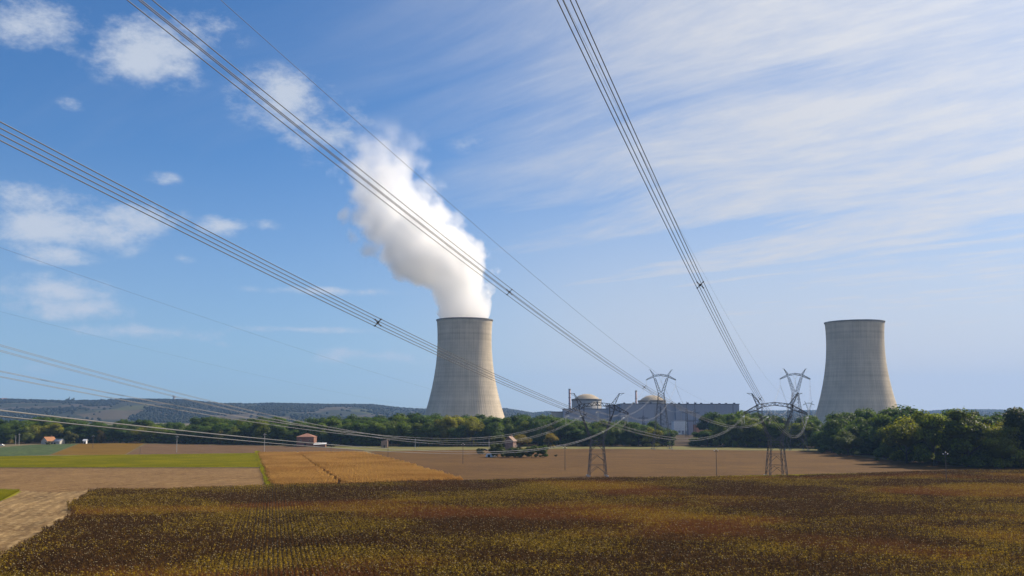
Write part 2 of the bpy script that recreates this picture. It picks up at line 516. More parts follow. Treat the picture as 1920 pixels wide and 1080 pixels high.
pxs = np.arange(-900, 2900, 14.0)
rs = np.concatenate([np.arange(2800, 9000, 110.0), np.arange(9000, 13001, 500.0)])
HV, HF = [], []
for i, r in enumerate(rs):
    for px in pxs:
        HV.append(((px - 960) / FPX * r, r, hill_z(px, r)))
nx = len(pxs)
for i in range(len(rs) - 1):
    for k in range(nx - 1):
        HF.append((i * nx + k, i * nx + k + 1, (i + 1) * nx + k + 1, (i + 1) * nx + k))


def hill_material():
    m, t = new_mat('hill_land')
    p = t.n('ShaderNodeNewGeometry').outputs['Position']
    vo = t.n('ShaderNodeTexVoronoi', feature='F1')
    t.put(vo.inputs['Vector'], t.vec('MULTIPLY', t.vec('ADD', p, t.vec('SCALE', t.n('ShaderNodeTexNoise').outputs[1], scale=20.0)), (1, .45, 1)))
    vo.inputs['Scale'].default_value = 0.0052
    r = t.sep(vo.outputs['Color'])[0]
    c = t.mix(t.step(r, 0.30, 0.34), (.016, .022, .010), (.062, .050, .034))
    c = t.mix(t.step(r, 0.62, 0.66), c, (.07, .055, .034))
    c = t.mix(t.step(r, 0.84, 0.88), c, (.06, .066, .02))
    c = t.mix(t.step(t.noise(p, 0.02, 5), 0.4, 0.75), c, (.05, .045, .025))
    return finish(m, t, principled(t, c, 0.95, 0, 0.1))


M['hill'] = hill_material()
tag(link('hills', mesh_np('hills', np.array(HV), HF, M['hill'], True)), 'long low hills with fields and woods on the horizon', kind='structure')

ICO_V = []
_p = (1 + 5 ** .5) / 2
for s1 in (-1, 1):
    for s2 in (-_p, _p):
        ICO_V += [(s1, s2, 0), (0, s1, s2), (s2, 0, s1)]
ICO_V = np.array(ICO_V) / math.sqrt(1 + _p * _p)
ICO_F = []
for a in range(12):
    for b in range(a + 1, 12):
        for c in range(b + 1, 12):
            if all(np.linalg.norm(ICO_V[i] - ICO_V[j]) < 1.06 for i, j in ((a, b), (b, c), (a, c))):
                n_ = np.cross(ICO_V[b] - ICO_V[a], ICO_V[c] - ICO_V[a])
                ICO_F.append((a, b, c) if n_.dot(ICO_V[a]) > 0 else (a, c, b))
ICO_F = np.array(ICO_F)


def far_woods():
    pts = []
    for _ in range(60000):
        px = random.uniform(-350, 2250)
        Rr = float(ridge_dist(px))
        r = 2900 + (Rr + 250 - 2900) * random.random() ** 0.8
        x = (px - 960) / FPX * r
        nz = mnoise.fractal(Vector((px / 150.0, r / 620.0, 5.2)), 1.0, 2.0, 3)
        crest = abs(r - Rr) < 130
        thr = -0.07 if not crest else -0.25
        if px > 780:
            thr -= 0.5
        if nz < thr and random.random() > 0.015:
            continue
        pts.append((x, r, hill_z(px, r), random.uniform(4, 8)))
    V, Fc = [], []
    for i, (x, y, z, s) in enumerate(pts):
        j = 1 + (rng.random((12, 1)) - .5) * 0.5
        V.append(ICO_V * j * np.array([s, s, s * random.uniform(.7, 1.0)]) + np.array([x, y, z + s * .5]))
        Fc.append(ICO_F + 12 * i)
    tone = np.repeat(.3 + .35 * rng.random(len(pts)), 20)
    me = mesh_np('hillside_woods', np.concatenate(V), np.concatenate(Fc), M['leaf'], False, tone)
    o = link('hillside_woods', me)
    o.color = (.010, .022, .010, 1)
    return tag(o, 'dark woods and hedges scattered over the far hills', 'woods', None, 'stuff')


far_woods()

# ------------------------------------------------------------------ trees
def crown_arrays(kind, seed, nleaf):
    """unit-height crown: leaf-sized faces through lobes plus a lumpy inner mass"""
    g = np.random.default_rng(seed)
    lobes = []
    if kind == 'round':
        lobes.append(((0, 0, .58), (.30, .30, .34)))
        for k in range(11):
            a = g.uniform(0, 6.28); zc = g.uniform(.22, .86); rr = .30 * math.sqrt(max(.1, 1 - ((zc - .52) / .46) ** 2))
            s = g.uniform(.12, .20); lobes.append(((rr * math.cos(a), rr * math.sin(a), zc), (s, s, s * .85)))
    elif kind == 'tall':
        lobes.append(((0, 0, .55), (.17, .17, .40)))
        for k in range(12):
            a = g.uniform(0, 6.28); zc = g.uniform(.15, .92); rr = .17 * math.sqrt(max(.08, 1 - ((zc - .5) / .5) ** 2))
            s = g.uniform(.08, .13); lobes.append(((rr * math.cos(a), rr * math.sin(a), zc), (s, s, s * 1.3)))
    elif kind == 'broad':
        lobes.append(((0, 0, .5), (.40, .40, .34)))
        for k in range(14):
            a = g.uniform(0, 6.28); zc = g.uniform(.12, .85); rr = .44 * math.sqrt(max(.1, 1 - ((zc - .4) / .55) ** 2))
            s = g.uniform(.13, .22); lobes.append(((rr * math.cos(a), rr * math.sin(a), zc), (s, s, s * .8)))
    else:  # bush
        lobes.append(((0, 0, .42), (.50, .50, .42)))
        for k in range(10):
            a = g.uniform(0, 6.28); zc = g.uniform(.15, .8); rr = g.uniform(.25, .55)
            s = g.uniform(.18, .3); lobes.append(((rr * math.cos(a), rr * math.sin(a), zc), (s, s, s * .85)))
    if kind != 'bush':
        wlow = {'round': .24, 'tall': .14, 'broad': .36}[kind]
        for k in range(6):
            a = g.uniform(0, 6.28); s = g.uniform(.09, .15)
            lobes.append(((wlow * math.cos(a), wlow * math.sin(a), g.uniform(.07, .16)), (s, s, s * .8)))
    V, Fc, T = [], [], []
    nv = 0
    for c, r in lobes:                                  # inner mass
        j = 1 + (g.random((12, 1)) - .5) * .35
        V.append(ICO_V * j * np.array(r) * .80 + np.array(c))
        Fc.append(ICO_F + nv); nv += 12
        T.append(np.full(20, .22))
    wts = np.array([r[0] * r[2] for c, r in lobes]); wts /= wts.sum()
    pick = g.choice(len(lobes), nleaf, p=wts)
    C = np.array([l[0] for l in lobes])[pick]; Rr = np.array([l[1] for l in lobes])[pick]
    dn = g.normal(size=(nleaf, 3)); dn /= np.linalg.norm(dn, axis=1)[:, None]
    dn[:, 2] = np.where(dn[:, 2] < -.3, -dn[:, 2] * .6, dn[:, 2])
    rad = g.uniform(.78, 1.10, (nleaf, 1)) + (g.random((nleaf, 1)) < .06) * g.uniform(0, .22, (nleaf, 1))
    P = C + dn * Rr * rad
    P[:, 2] = np.maximum(P[:, 2], .03)
    nrm = dn * 1.2 + g.normal(size=(nleaf, 3)) * .55 + np.array([0, 0, .3])
    nrm /= np.linalg.norm(nrm, axis=1)[:, None]
    tmp = g.normal(size=(nleaf, 3))
    s = np.cross(nrm, tmp); s /= np.linalg.norm(s, axis=1)[:, None]
    t = np.cross(nrm, s)
    sz = g.uniform(.012, .028, (nleaf, 1))
    q = np.stack([P - s * sz, P + t * sz * .7, P + s * sz, P - t * sz * .7], 1)       # diamond leaf clump
    q[:, 1] += nrm * sz * .3
    q[:, 3] += nrm * sz * .3
    V.append(q.reshape(-1, 3))
    i0 = nv + np.arange(nleaf) * 4
    Fc.append(np.stack([i0, i0 + 1, i0 + 2], 1)); Fc.append(np.stack([i0, i0 + 2, i0 + 3], 1))
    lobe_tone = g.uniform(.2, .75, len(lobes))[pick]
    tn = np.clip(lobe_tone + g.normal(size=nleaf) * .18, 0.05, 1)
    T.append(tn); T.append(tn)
    V = np.concatenate(V)
    V[:, 2] /= np.percentile(V[:, 2], 99.7)
    return V, np.concatenate(Fc), np.concatenate(T)


def trunk_mesh(seed, bush=False):
    g = random.Random(seed)
    mb = MB()
    lean = [(0, 0, -.02), (g.uniform(-.01, .01), g.uniform(-.01, .01), .15), (g.uniform(-.02, .02), g.uniform(-.02, .02), .4), (g.uniform(-.03, .03), g.uniform(-.03, .03), .62)]
    mb.tube(lean, [.028, .02, .015, .007], 6)
    for k in range(4):
        a = g.uniform(0, 6.28); z0 = g.uniform(.14, .4)
        mb.tube([(0, 0, z0), (.09 * math.cos(a), .09 * math.sin(a), z0 + .1), (.2 * math.cos(a), .2 * math.sin(a), z0 + .24)], [.011, .008, .004], 5)
    return mb.mesh('trunk', M['bark'], True)


CROWNS = {}
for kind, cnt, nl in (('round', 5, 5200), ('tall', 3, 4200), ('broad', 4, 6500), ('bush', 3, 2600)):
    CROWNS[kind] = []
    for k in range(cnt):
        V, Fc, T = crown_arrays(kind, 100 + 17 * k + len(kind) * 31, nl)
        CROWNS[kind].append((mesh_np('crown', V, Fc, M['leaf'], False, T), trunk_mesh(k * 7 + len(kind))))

TREES = []     # (row, px, root)


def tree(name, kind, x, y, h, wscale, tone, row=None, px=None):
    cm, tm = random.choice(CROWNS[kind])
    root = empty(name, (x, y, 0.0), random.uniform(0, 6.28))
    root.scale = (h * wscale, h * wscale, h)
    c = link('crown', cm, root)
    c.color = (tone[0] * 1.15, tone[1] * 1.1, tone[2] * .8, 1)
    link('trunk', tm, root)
    if row is not None:
        TREES.append((row, px, root, kind, tone))
    return root


TOP = [(-200, 786), (0, 787), (40, 784), (110, 781), (180, 791), (250, 784), (300, 790), (340, 787), (420, 781), (470, 783), (560, 786), (640, 783), (690, 780), (760, 777), (850, 778), (950, 776),
       (1040, 779), (1100, 783), (1160, 789), (1200, 787), (1232, 793), (1262, 800), (1275, 818), (1292, 816), (1312, 806), (1330, 795), (1342, 775), (1360, 769), (1385, 773), (1400, 771), (1440, 779), (1470, 788), (1510, 781), (1530, 784), (1548, 802), (1562, 775),
       (1585, 768), (1650, 767), (1690, 763), (1730, 772), (1770, 769), (1830, 772), (1870, 776), (1915, 772), (2200, 772)]
FRONT = [(-250, 836), (0, 833), (120, 831), (270, 830.5), (480, 834), (620, 836), (800, 837), (1100, 837), (1400, 838.5), (1530, 841), (1552, 850), (1600, 853), (1648, 855), (1662, 862), (1750, 871), (1850, 876), (1920, 877), (2200, 880)]
tx, ty = np.array(TOP).T
fx, fy = np.array(FRONT).T
TONES = [(0.0731, 0.1215, 0.0100), (0.0533, 0.1008, 0.0120), (0.0946, 0.1440, 0.0100), (0.1333, 0.1710, 0.0090), (0.0413, 0.0810, 0.0140), (0.0654, 0.1188, 0.0140), (0.1849, 0.1890, 0.0090)]


def belt():
    for row, off, step, lift, kinds in (('front', 7, 25, 14, ['round', 'broad', 'round', 'bush']), ('second', 28, 27, 8, ['round', 'tall', 'broad', 'round']),
                                        ('third', 62, 30, 3, ['round', 'round', 'tall', 'broad']), ('rear', 125, 34, 0, ['round', 'broad', 'tall'])):
        px = -130.0
        while px < 2080:
            px += step * random.uniform(.75, 1.25)
            Yf = ground(px, float(np.interp(px, fx, fy)))[1]
            if px > 1552:
                stp = 1.55
            else:
                stp = 1.0
            Y = Yf + (off + random.uniform(-5, 6)) * (1.0 if px < 1552 else .9)
            topy = float(np.interp(px, tx, ty)) + random.uniform(-4, 6)
            # a nearer tree of a given size rises to the same line
            topy += lift * random.uniform(.4, 1.35) * (1 if px < 1552 else 1.6)
            p = at(px, topy, Y)
            h = p[2]
            if row == 'front' and px > 1560:
                h = min(h, 24 * random.uniform(.75, 1.05))
            if 1266 < px < 1296 and row in ('second', 'third', 'rear'):
                continue
            if h < 4:
                continue
            kind = random.choice(kinds)
            wanted = step * 1.75 * Y / FPX                 # crown width so that neighbours overlap
            base_w = {'round': .80, 'tall': .50, 'broad': 1.15, 'bush': 1.35}[kind]
            ws = np.clip(wanted / (h * base_w), .55, 1.5) * random.uniform(.9, 1.15) * (1.25 if px > 1552 else 1)
            tone = random.choice(TONES)
            if row in ('rear', 'third'):
                tone = random.choice(TONES[:2] + TONES[4:6])
            tree({'round': 'broadleaf_tree', 'tall': 'poplar_tree', 'broad': 'spreading_tree', 'bush': 'shrub'}[kind], kind, p[0], Y, h, float(ws), tone, row, px)
            px += (stp - 1) * step


belt()
NAMED = [  # singular trees and bushes of the photograph: px, base y, top y, kind, width scale, tone, label
    (975, 846, 815, 'round', 1.6, (.16, .13, .015), 'yellowing round tree just right of the farmhouse'),
    (1032, 840, 812, 'round', 1.2, (.21, .16, .015), 'golden yellow tree between farmhouse and left near pylon'),
    (938, 850, 818, 'round', 1.5, (.09, .105, .02), 'olive tree left of the farmhouse, above the dark hedge'),
    (412, 833, 806, 'bush', .9, (.20, .18, .02), 'small yellow tree at the belt foot left of the barn'),
    (90, 834, 828, 'bush', 1.5, (.12, .12, .02), 'low olive hedge shrub in front of the orange roofed house'),
    (18, 833, 824, 'bush', 1.2, (.20, .16, .03), 'rounded yellow bush at the far left field edge'),
    (132, 832, 808, 'broad', .9, (.11, .115, .018), 'light green tree right of the orange roofed house'),
    (190, 831, 806, 'round', .9, (.13, .10, .02), 'brownish green tree above the ochre field'),
    (933, 857, 831, 'broad', 1.1, (0.071, 0.095, .012), 'low dark hedge bush left of the farmhouse yard'),
    (954, 858, 838, 'bush', 1.5, (0.065, 0.095, .012), 'dark round bush in front of the farmhouse'),
    (975, 858, 841, 'bush', 1.6, (0.085, 0.129, .012), 'grey green bush right of the farmhouse wall'),
    (997, 858, 835, 'broad', 1.0, (0.058, 0.095, .012), 'dark bush right of the farmyard gap'),
    (1018, 858, 835, 'broad', .9, (0.068, 0.118, .012), 'rightmost dark bush of the farmyard group'),
    (900, 853, 840, 'bush', 1.2, (.060, .070, .030), 'small bush at the left end of the farmyard'),
    (1042, 856, 852, 'bush', 1.3, (.06, .07, .02), 'tiny weed clump right of the farmyard bushes'),
    (625, 838, 832, 'bush', 1.6, (.08, .09, .02), 'low shrub right of the white barn shed'),
    (1644, 864, 858, 'bush', 1.6, (.13, .15, .02), 'low bright bush where the stubble meets the trees'),
    (1590, 855, 808, 'broad', 1.0, (.085, .115, .022), 'big rounded grey green tree standing out at the stubble edge'),
    (1700, 869, 782, 'round', 1.05, (.17, .185, .012), 'tall yellow green tree right of the rounded grey one'),
    (1752, 873, 770, 'round', .9, (.13, .165, .012), 'tallest light green tree in the right hand mass'),
    (1815, 876, 768, 'tall', 1.5, (.105, .14, .012), 'tall upright green tree behind the white tipped pole'),
    (1880, 878, 800, 'broad', 1.0, (.15, .18, .012), 'spreading light green tree near the right edge'),
    (1925, 877, 765, 'tall', 1.5, (.045, .066, .020), 'dark tall tree cut by the right edge'),
]
for px, by, tpy, kind, ws, tone, label in NAMED:
    g_ = ground(px, by)
    h = at(px, tpy, g_[1])[2]
    o = tree('shrub' if kind == 'bush' else 'broadleaf_tree', kind, g_[0], g_[1], float(h), ws, tone)
    tag(o, label, 'shrub' if kind == 'bush' else 'tree', None)

PLACES = [(-999, 60, 'left of the orange roofed house'), (60, 125, 'around the orange roofed house'), (125, 280, 'above the ochre field'), (280, 470, 'above the pinkish field'), (470, 545, 'just left of the brick barn'),
          (545, 625, 'behind the brick barn'), (625, 705, 'left of the ruined brick hut'), (705, 795, 'right of the ruined brick hut'), (795, 945, 'below the steaming cooling tower'), (945, 1065, 'below the left reactor dome'),
          (1065, 1180, 'behind the left near pylon'), (1180, 1300, 'behind the left tall pylon'), (1300, 1400, 'in front of the long turbine hall'), (1400, 1500, 'behind the right near pylon'),
          (1500, 1560, 'left of the idle cooling tower'), (1560, 1680, 'below the idle cooling tower'), (1680, 1790, 'right of the idle cooling tower'), (1790, 3000, 'near the right edge')]
ORD = ['first', 'second', 'third', 'fourth', 'fifth', 'sixth', 'seventh', 'eighth', 'ninth', 'tenth', 'eleventh', 'twelfth', 'thirteenth', 'fourteenth']
cnt = {}
for row, px, root, kind, tone in sorted(TREES, key=lambda a: a[1]):
    place = next(p for a, b, p in PLACES if a <= px < b)
    k = cnt.get((row, place), 0)
    cnt[(row, place)] = k + 1
    noun = 'shrub' if kind == 'bush' else 'tree'
    rw = {'front': 'front', 'second': 'middle', 'third': 'rear', 'rear': 'farthest'}[row]
    tag(root, f'{ORD[k]} {rw} row {noun} from the left {place}', noun, 'trees of the river belt')


# ------------------------------------------------------------------ crop stands (stuff): small plots of plants placed over the field
def inside(poly, x, y):
    n = len(poly); r = np.zeros(len(x), bool)
    j = n - 1
    for i in range(n):
        xi, yi = poly[i]; xj, yj = poly[j]
        c = ((yi > y) != (yj > y)) & (x < (xj - xi) * (y - yi) / (yj - yi + 1e-12) + xi)
        r ^= c
        j = i
    return r


def crop_material(name, dead, live, dark, rust, s_big, trans=.35, cover=(.495, .605)):
    m, t = new_mat(name)
    p = t.n('ShaderNodeNewGeometry').outputs['Position']
    a = t.n('ShaderNodeAttribute', attribute_name='tone').outputs['Fac']
    # ripening zones in the field: plants yellow, brown or rust coloured by soil patch
    z1 = t.noise(t.vec('MULTIPLY', p, (.8, 1.0, 0)), s_big, 4, 0.55, 0.6)
    z2 = t.noise(t.vec('ADD', t.vec('MULTIPLY', p, (.7, 1.0, 0)), (311.0, 77.0, 0)), s_big * .7, 3, 0.5, 0.4)
    zone = t.step(t.math('ADD', z1, t.math('MULTIPLY', t.math('SUBTRACT', a, .5), .26)), cover[0], cover[1])
    c = t.mix(t.math('MINIMUM', a, 1.0), dark, dead)
    c = t.mix(t.math('MULTIPLY', t.step(z2, .49, .64), .75), c, rust)
    c = t.mix(t.math('MULTIPLY', zone, t.step(a, .25, .8, .25, 1.0)), c, live)
    c = t.mix(t.step(a, 1.4, 1.6), c, (.50, .40, .22))
    dif = principled(t, c, 0.75, 0, 0.15)
    tr = t.n('ShaderNodeBsdfTranslucent')
    t.put(tr.inputs['Color'], t.vec('MULTIPLY', c, (1.2, 1.15, .6)))
    mx = t.n('ShaderNodeMixShader')
    mx.inputs[0].default_value = trans
    t.t.links.new(dif, mx.inputs[1])
    t.t.links.new(tr.outputs[0], mx.inputs[2])
    return finish(m, t, mx.outputs[0])


M['sunflower'] = crop_material('dried_sunflower', (.20, .100, .028), (.46, .325, .030), (.028, .0145, .0045), (.23, .085, .022), .024)
M['corn'] = crop_material('ripe_corn', (0.5700, 0.3420, 0.1377), (0.6080, 0.3800, 0.1615), (0.2660, 0.1377, 0.0475), (0.4940, 0.2660, 0.0997), .03, .4)
M['weeds'] = crop_material('green_weeds', (0.2760, 0.2668, 0.0055), (0.3312, 0.3036, 0.0055), (0.1472, 0.1518, 0.0055), (0.2944, 0.2576, 0.0092), .05, .45)


def plant_sunflower(g, hgt):
    """stalk / foliage / head face lists (triangles) with tones"""
    bend = g.uniform(0, 6.28)
    bright = float(g.choice([.12, .25, .5, .95], p=[.34, .28, .2, .18]))
    bx, by = math.cos(bend), math.sin(bend)
    S, L, Hd = ([], [], []), ([], [], []), ([], [], [])
    def tri(dst, pts, tone):
        b = len(dst[0]); dst[0].extend(pts)
        for k in range(1, len(pts) - 1):
            dst[1].append((b, b + k, b + k + 1)); dst[2].append(tone)
    sp = [(0, 0, 0), (bx * .03, by * .03, hgt * .55), (bx * .08, by * .08, hgt * .93), (bx * .22, by * .22, hgt * .99), (bx * .29, by * .29, hgt * .90)]
    wd = .022
    for a, b in zip(sp[:-1], sp[1:]):
        for ang in (bend, bend + 1.57):
            ox, oy = math.cos(ang) * wd, math.sin(ang) * wd
            tri(S, [(a[0] - ox, a[1] - oy, a[2]), (a[0] + ox, a[1] + oy, a[2]), (b[0] + ox, b[1] + oy, b[2]), (b[0] - ox, b[1] - oy, b[2])], g.uniform(.2, .75))
    for k in range(7):
        an = g.uniform(0, 6.28); z = hgt * g.uniform(.25, .92); ln = g.uniform(.22, .42); dr = g.uniform(.05, .30)
        cx, sy_ = math.cos(an), math.sin(an); wl = ln * .34
        m_ = (cx * ln * .5, sy_ * ln * .5, z + .03)
        tri(L, [(0, 0, z), (m_[0] - sy_ * wl, m_[1] + cx * wl, m_[2] - .03), (cx * ln, sy_ * ln, z - dr), (m_[0] + sy_ * wl, m_[1] - cx * wl, m_[2] - .03)], float(np.clip(bright + g.normal(0, .16), 0, 1)))
    # nodding seed head: a shallow cone looking down
    hc = np.array(sp[-1]); nd = np.array([bx * .6, by * .6, -.8]); nd /= np.linalg.norm(nd)
    s = np.cross(nd, [0, 0, 1.0]); s /= np.linalg.norm(s); t = np.cross(nd, s)
    r = g.uniform(.085, .135)
    ring = [hc + nd * .03 + (s * math.cos(q) + t * math.sin(q)) * r for q in np.linspace(0, 6.283, 7)[:-1]]
    back = hc - nd * .05
    tn = 2.0 if g.random() < .22 else float(np.clip(g.normal(.3, .2), .05, 1))
    for k in range(6):
        tri(Hd, [back, ring[k], ring[(k + 1) % 6]], tn)
    tri(Hd, ring, .12)
    return S, L, Hd


def plant_corn(g, hgt):
    S, L = ([], [], []), ([], [], [])
    def tri(dst, pts, tone):
        b = len(dst[0]); dst[0].extend(pts)
        for k in range(1, len(pts) - 1):
            dst[1].append((b, b + k, b + k + 1)); dst[2].append(tone)
    for ang in (0, 1.57):
        ox, oy = math.cos(ang) * .02, math.sin(ang) * .02
        tri(S, [(-ox, -oy, 0), (ox, oy, 0), (ox * .5, oy * .5, hgt), (-ox * .5, -oy * .5, hgt)], g.uniform(.5, .9))
    for k in range(6):
        an = g.uniform(0, 6.28); z = hgt * g.uniform(.25, .85); ln = g.uniform(.35, .6)
        cx, sy_ = math.cos(an), math.sin(an); wl = .045
        tn = float(np.clip(g.normal(.6, .25), 0, 1))
        tri(L, [(0, 0, z), (cx * ln * .5 - sy_ * wl, sy_ * ln * .5 + cx * wl, z + .22), (cx * ln, sy_ * ln, z - .15), (cx * ln * .5 + sy_ * wl, sy_ * ln * .5 - cx * wl, z + .2)], tn)
    for k in range(3):
        an = g.uniform(0, 6.28)
        tri(L, [(-.01, 0, hgt), (.01, 0, hgt), (math.cos(an) * .12, math.sin(an) * .12, hgt + .22)], .8)
    return S, L


def plant_weed(g, hgt):
    L = ([], [], [])
    for k in range(6):
        an = g.uniform(0, 6.28); cx, sy_ = math.cos(an), math.sin(an); ln = hgt * g.uniform(.3, .7)
        b = len(L[0])
        L[0].extend([(-sy_ * .04, cx * .04, 0), (sy_ * .04, -cx * .04, 0), (cx * ln, sy_ * ln, hgt * g.uniform(.6, 1))])
        L[1].append((b, b + 1, b + 2)); L[2].append(float(np.clip(g.normal(.5, .25), 0, 1)))
    return (L,)


def plot_mesh(name, fn, seed, size, row_gap, gap, hgt, mat, skip=.06):
    g = np.random.default_rng(seed)
    V, Fc, T = [], [], []
    nb = 0
    for i in range(int(round(size / row_gap))):
        for k in range(int(round(size / gap))):
            if g.random() < skip:
                continue
            x = -size / 2 + (i + .5) * row_gap + g.normal() * .035
            y = -size / 2 + (k + .5) * gap + g.normal() * .05
            h = hgt * float(np.clip(g.normal(1, .10), .7, 1.25))
            for part in fn(g, h):
                if not part[0]:
                    continue
                P = np.array(part[0]) + np.array([x, y, 0])
                V.append(P); Fc.append(np.array(part[1]) + nb); T += part[2]
                nb += len(P)
    return mesh_np(name, np.concatenate(V), np.concatenate(Fc), mat, False, T)


def stand(name, label, cat, poly, ang, size, protos, near=None):
    """one object: a geometry-node stand of plant plots laid in rows over a field outline"""
    col = bpy.data.collections.new(name + '_plots')
    for k, me in enumerate(protos):
        col.objects.link(bpy.data.objects.new(f'{name}_plot', me))
    P = np.array(poly)
    c, s = math.cos(ang), math.sin(ang)
    cen = P.mean(0)
    Q = (P - cen) @ np.array([[c, -s], [s, c]])
    gx = np.arange(Q[:, 0].min(), Q[:, 0].max(), size); gy = np.arange(Q[:, 1].min(), Q[:, 1].max(), size)
    A, B = np.meshgrid(gx, gy)
    A = A.ravel() + rng.normal(size=A.size) * .02; B = B.ravel() + np.repeat(rng.normal(size=len(gy)) * .05, len(gx))
    X = A * c - B * s + cen[0]; Y = A * s + B * c + cen[1]
    keep = inside(poly, X + rng.normal(size=len(X)) * .4, Y + rng.normal(size=len(X)) * .4)
    # only what a viewer near the camera could see
    keep &= (np.abs(X) < .60 * Y + 25) & (Y > 118)
    X, Y = X[keep], Y[keep]
    n = len(X)
    me = bpy.data.meshes.new(name)
    me.vertices.add(n)
    me.vertices.foreach_set('co', np.stack([X, Y, np.full(n, .03)], 1).astype(np.float32).ravel())
    a = me.attributes.new('spin', 'FLOAT_VECTOR', 'POINT')
    sp = np.zeros((n, 3), np.float32); sp[:, 2] = ang + math.pi * rng.integers(0, 2, n)
    a.data.foreach_set('vector', sp.ravel())
    a = me.attributes.new('pick', 'INT', 'POINT')
    a.data.foreach_set('value', rng.integers(0, len(protos), n).astype(np.int32))
    a = me.attributes.new('size', 'FLOAT_VECTOR', 'POINT')
    zs = np.array([1 + .16 * mnoise.noise(Vector((x / 14, y / 14, 2.2))) for x, y in zip(X, Y)]) + rng.normal(size=n) * .03
    a.data.foreach_set('vector', np.stack([np.ones(n), np.ones(n), zs], 1).astype(np.float32).ravel())
    o = link(name, me)
    ng = bpy.data.node_groups.new(name, 'GeometryNodeTree')
    ng.interface.new_socket('Geometry', in_out='INPUT', socket_type='NodeSocketGeometry')
    ng.interface.new_socket('Geometry', in_out='OUTPUT', socket_type='NodeSocketGeometry')
    gi, go = ng.nodes.new('NodeGroupInput'), ng.nodes.new('NodeGroupOutput')
    ci = ng.nodes.new('GeometryNodeCollectionInfo')
    ci.inputs['Collection'].default_value = col
    ci.inputs['Separate Children'].default_value = True
    ci.inputs['Reset Children'].default_value = True
    ip = ng.nodes.new('GeometryNodeInstanceOnPoints')
    ip.inputs['Pick Instance'].default_value = True
    L = ng.links
    L.new(gi.outputs[0], ip.inputs['Points'])
    L.new(ci.outputs[0], ip.inputs['Instance'])
    for nm, typ, dst in (('spin', 'FLOAT_VECTOR', 'Rotation'), ('pick', 'INT', 'Instance Index'), ('size', 'FLOAT_VECTOR', 'Scale')):
        at_ = ng.nodes.new('GeometryNodeInputNamedAttribute')
        at_.data_type = typ
        at_.inputs['Name'].default_value = nm
        src = at_.outputs[0]
        if nm == 'spin':
            er = ng.nodes.new('FunctionNodeEulerToRotation')
            L.new(src, er.inputs[0])
            src = er.outputs[0]
        L.new(src, ip.inputs[dst])
    L.new(ip.outputs[0], go.inputs[0])
    md = o.modifiers.new('plots', 'NODES')
    md.node_group = ng
    return tag(o, label, cat, None, 'stuff')


def world_poly(pix):
    return [tuple(ground(px, py)[:2]) for px, py in pix]


ROW = R(14)
stand('sunflower_stand', 'dense dried brown and yellow sunflowers filling the foreground field', 'sunflower field', world_poly(SUNFLOWER_PIX), ROW, 2.4,
      [plot_mesh('sunflower_plot', plant_sunflower, 40 + k, 2.4, .80, .34, 1.6, M['sunflower']) for k in range(10)])
CORN_A = [(485.5, 852.5), (554, 852.3), (626, 905), (632, 914), (512, 916)]
CORN_B = [(559, 852.3), (679, 851.5), (724, 862), (790, 882), (868, 905), (750, 910), (648, 914), (634, 904)]
corn_plots = [plot_mesh('corn_plot', plant_corn, 80 + k, 2.0, .667, .25, 1.9, M['corn']) for k in range(6)]
stand('ripe_corn_stand', 'ripe tan corn left of the dark tramline', 'corn field', world_poly(CORN_A), R(9), 2.0, corn_plots)
stand('ripe_corn_stand', 'ripe tan corn right of the dark tramline', 'corn field', world_poly(CORN_B), R(9), 2.0, corn_plots)
weed_plots = [plot_mesh('weed_plot', plant_weed, 120 + k, 2.0, .4, .33, .6, M['weeds'], .2) for k in range(4)]
stand('green_crop_stand', 'low bright green crop on the strip left of the corn', 'crop', world_poly([(-200, 857.5), (0, 856.5), (245, 853.5), (480, 850.5), (487, 876), (0, 876.5), (-200, 878)]), R(20), 2.0, weed_plots)
stand('weed_stand', 'weeds in the yellow green corner by the track', 'weeds', world_poly([(-300, 922), (0, 920.8), (40, 921.3), (26, 929), (0, 939.5), (-300, 968)]), R(20), 2.0,
      [plot_mesh('weed_plot', plant_weed, 140 + k, 2.0, .4, .33, 1.1, M['weeds'], .1) for k in range(3)])
stand('edge_grass_stand', 'yellow green grass along the sunflower edge at the pylon feet', 'grass', world_poly([(1180, 899), (1340, 894.5), (1500, 891), (1600, 889), (1640, 892), (1560, 896), (1440, 899.5), (1180, 902)]), R(10), 2.0, weed_plots)
stand('margin_weed_stand', 'rank weeds along the left edge of the corn', 'weeds', world_poly([(480, 848), (484, 848), (496, 876), (511, 914), (503, 915), (490, 876)]), R(10), 1.0,
      [plot_mesh('weed_plot', plant_weed, 160 + k, 1.0, .33, .33, 1.5, M['weeds'], .1) for k in range(3)])

# the three hundred sunflowers that show largest, one by one
SF = []
for k in range(8):
    g = np.random.default_rng(900 + k)
    S, Lf, Hd = plant_sunflower(g, 1.6)
    SF.append([mesh_np(nm, np.array(p[0]), np.array(p[1]), M['sunflower'], False, p[2]) for nm, p in (('sunflower', S), ('foliage', Lf), ('flower_head', Hd))])
for k in range(300):
    Y = random.uniform(156.5, 163)
    X = (-.53 + 1.06 * (k + random.random()) / 300) * Y
    sm, lm, hm = SF[k % 8]
    o = link('sunflower', sm, None, (X, Y, .03))
    o.rotation_euler = (0, 0, random.uniform(0, 6.28))
    s = random.uniform(.95, 1.15)
    o.scale = (s * 1.1, s * 1.1, s)
    link('foliage', lm, o)
    link('flower_head', hm, o)
    tag(o, 'dried sunflower with nodding head in the nearest rows of the field', 'sunflower', 'sunflowers along the near edge of the field')

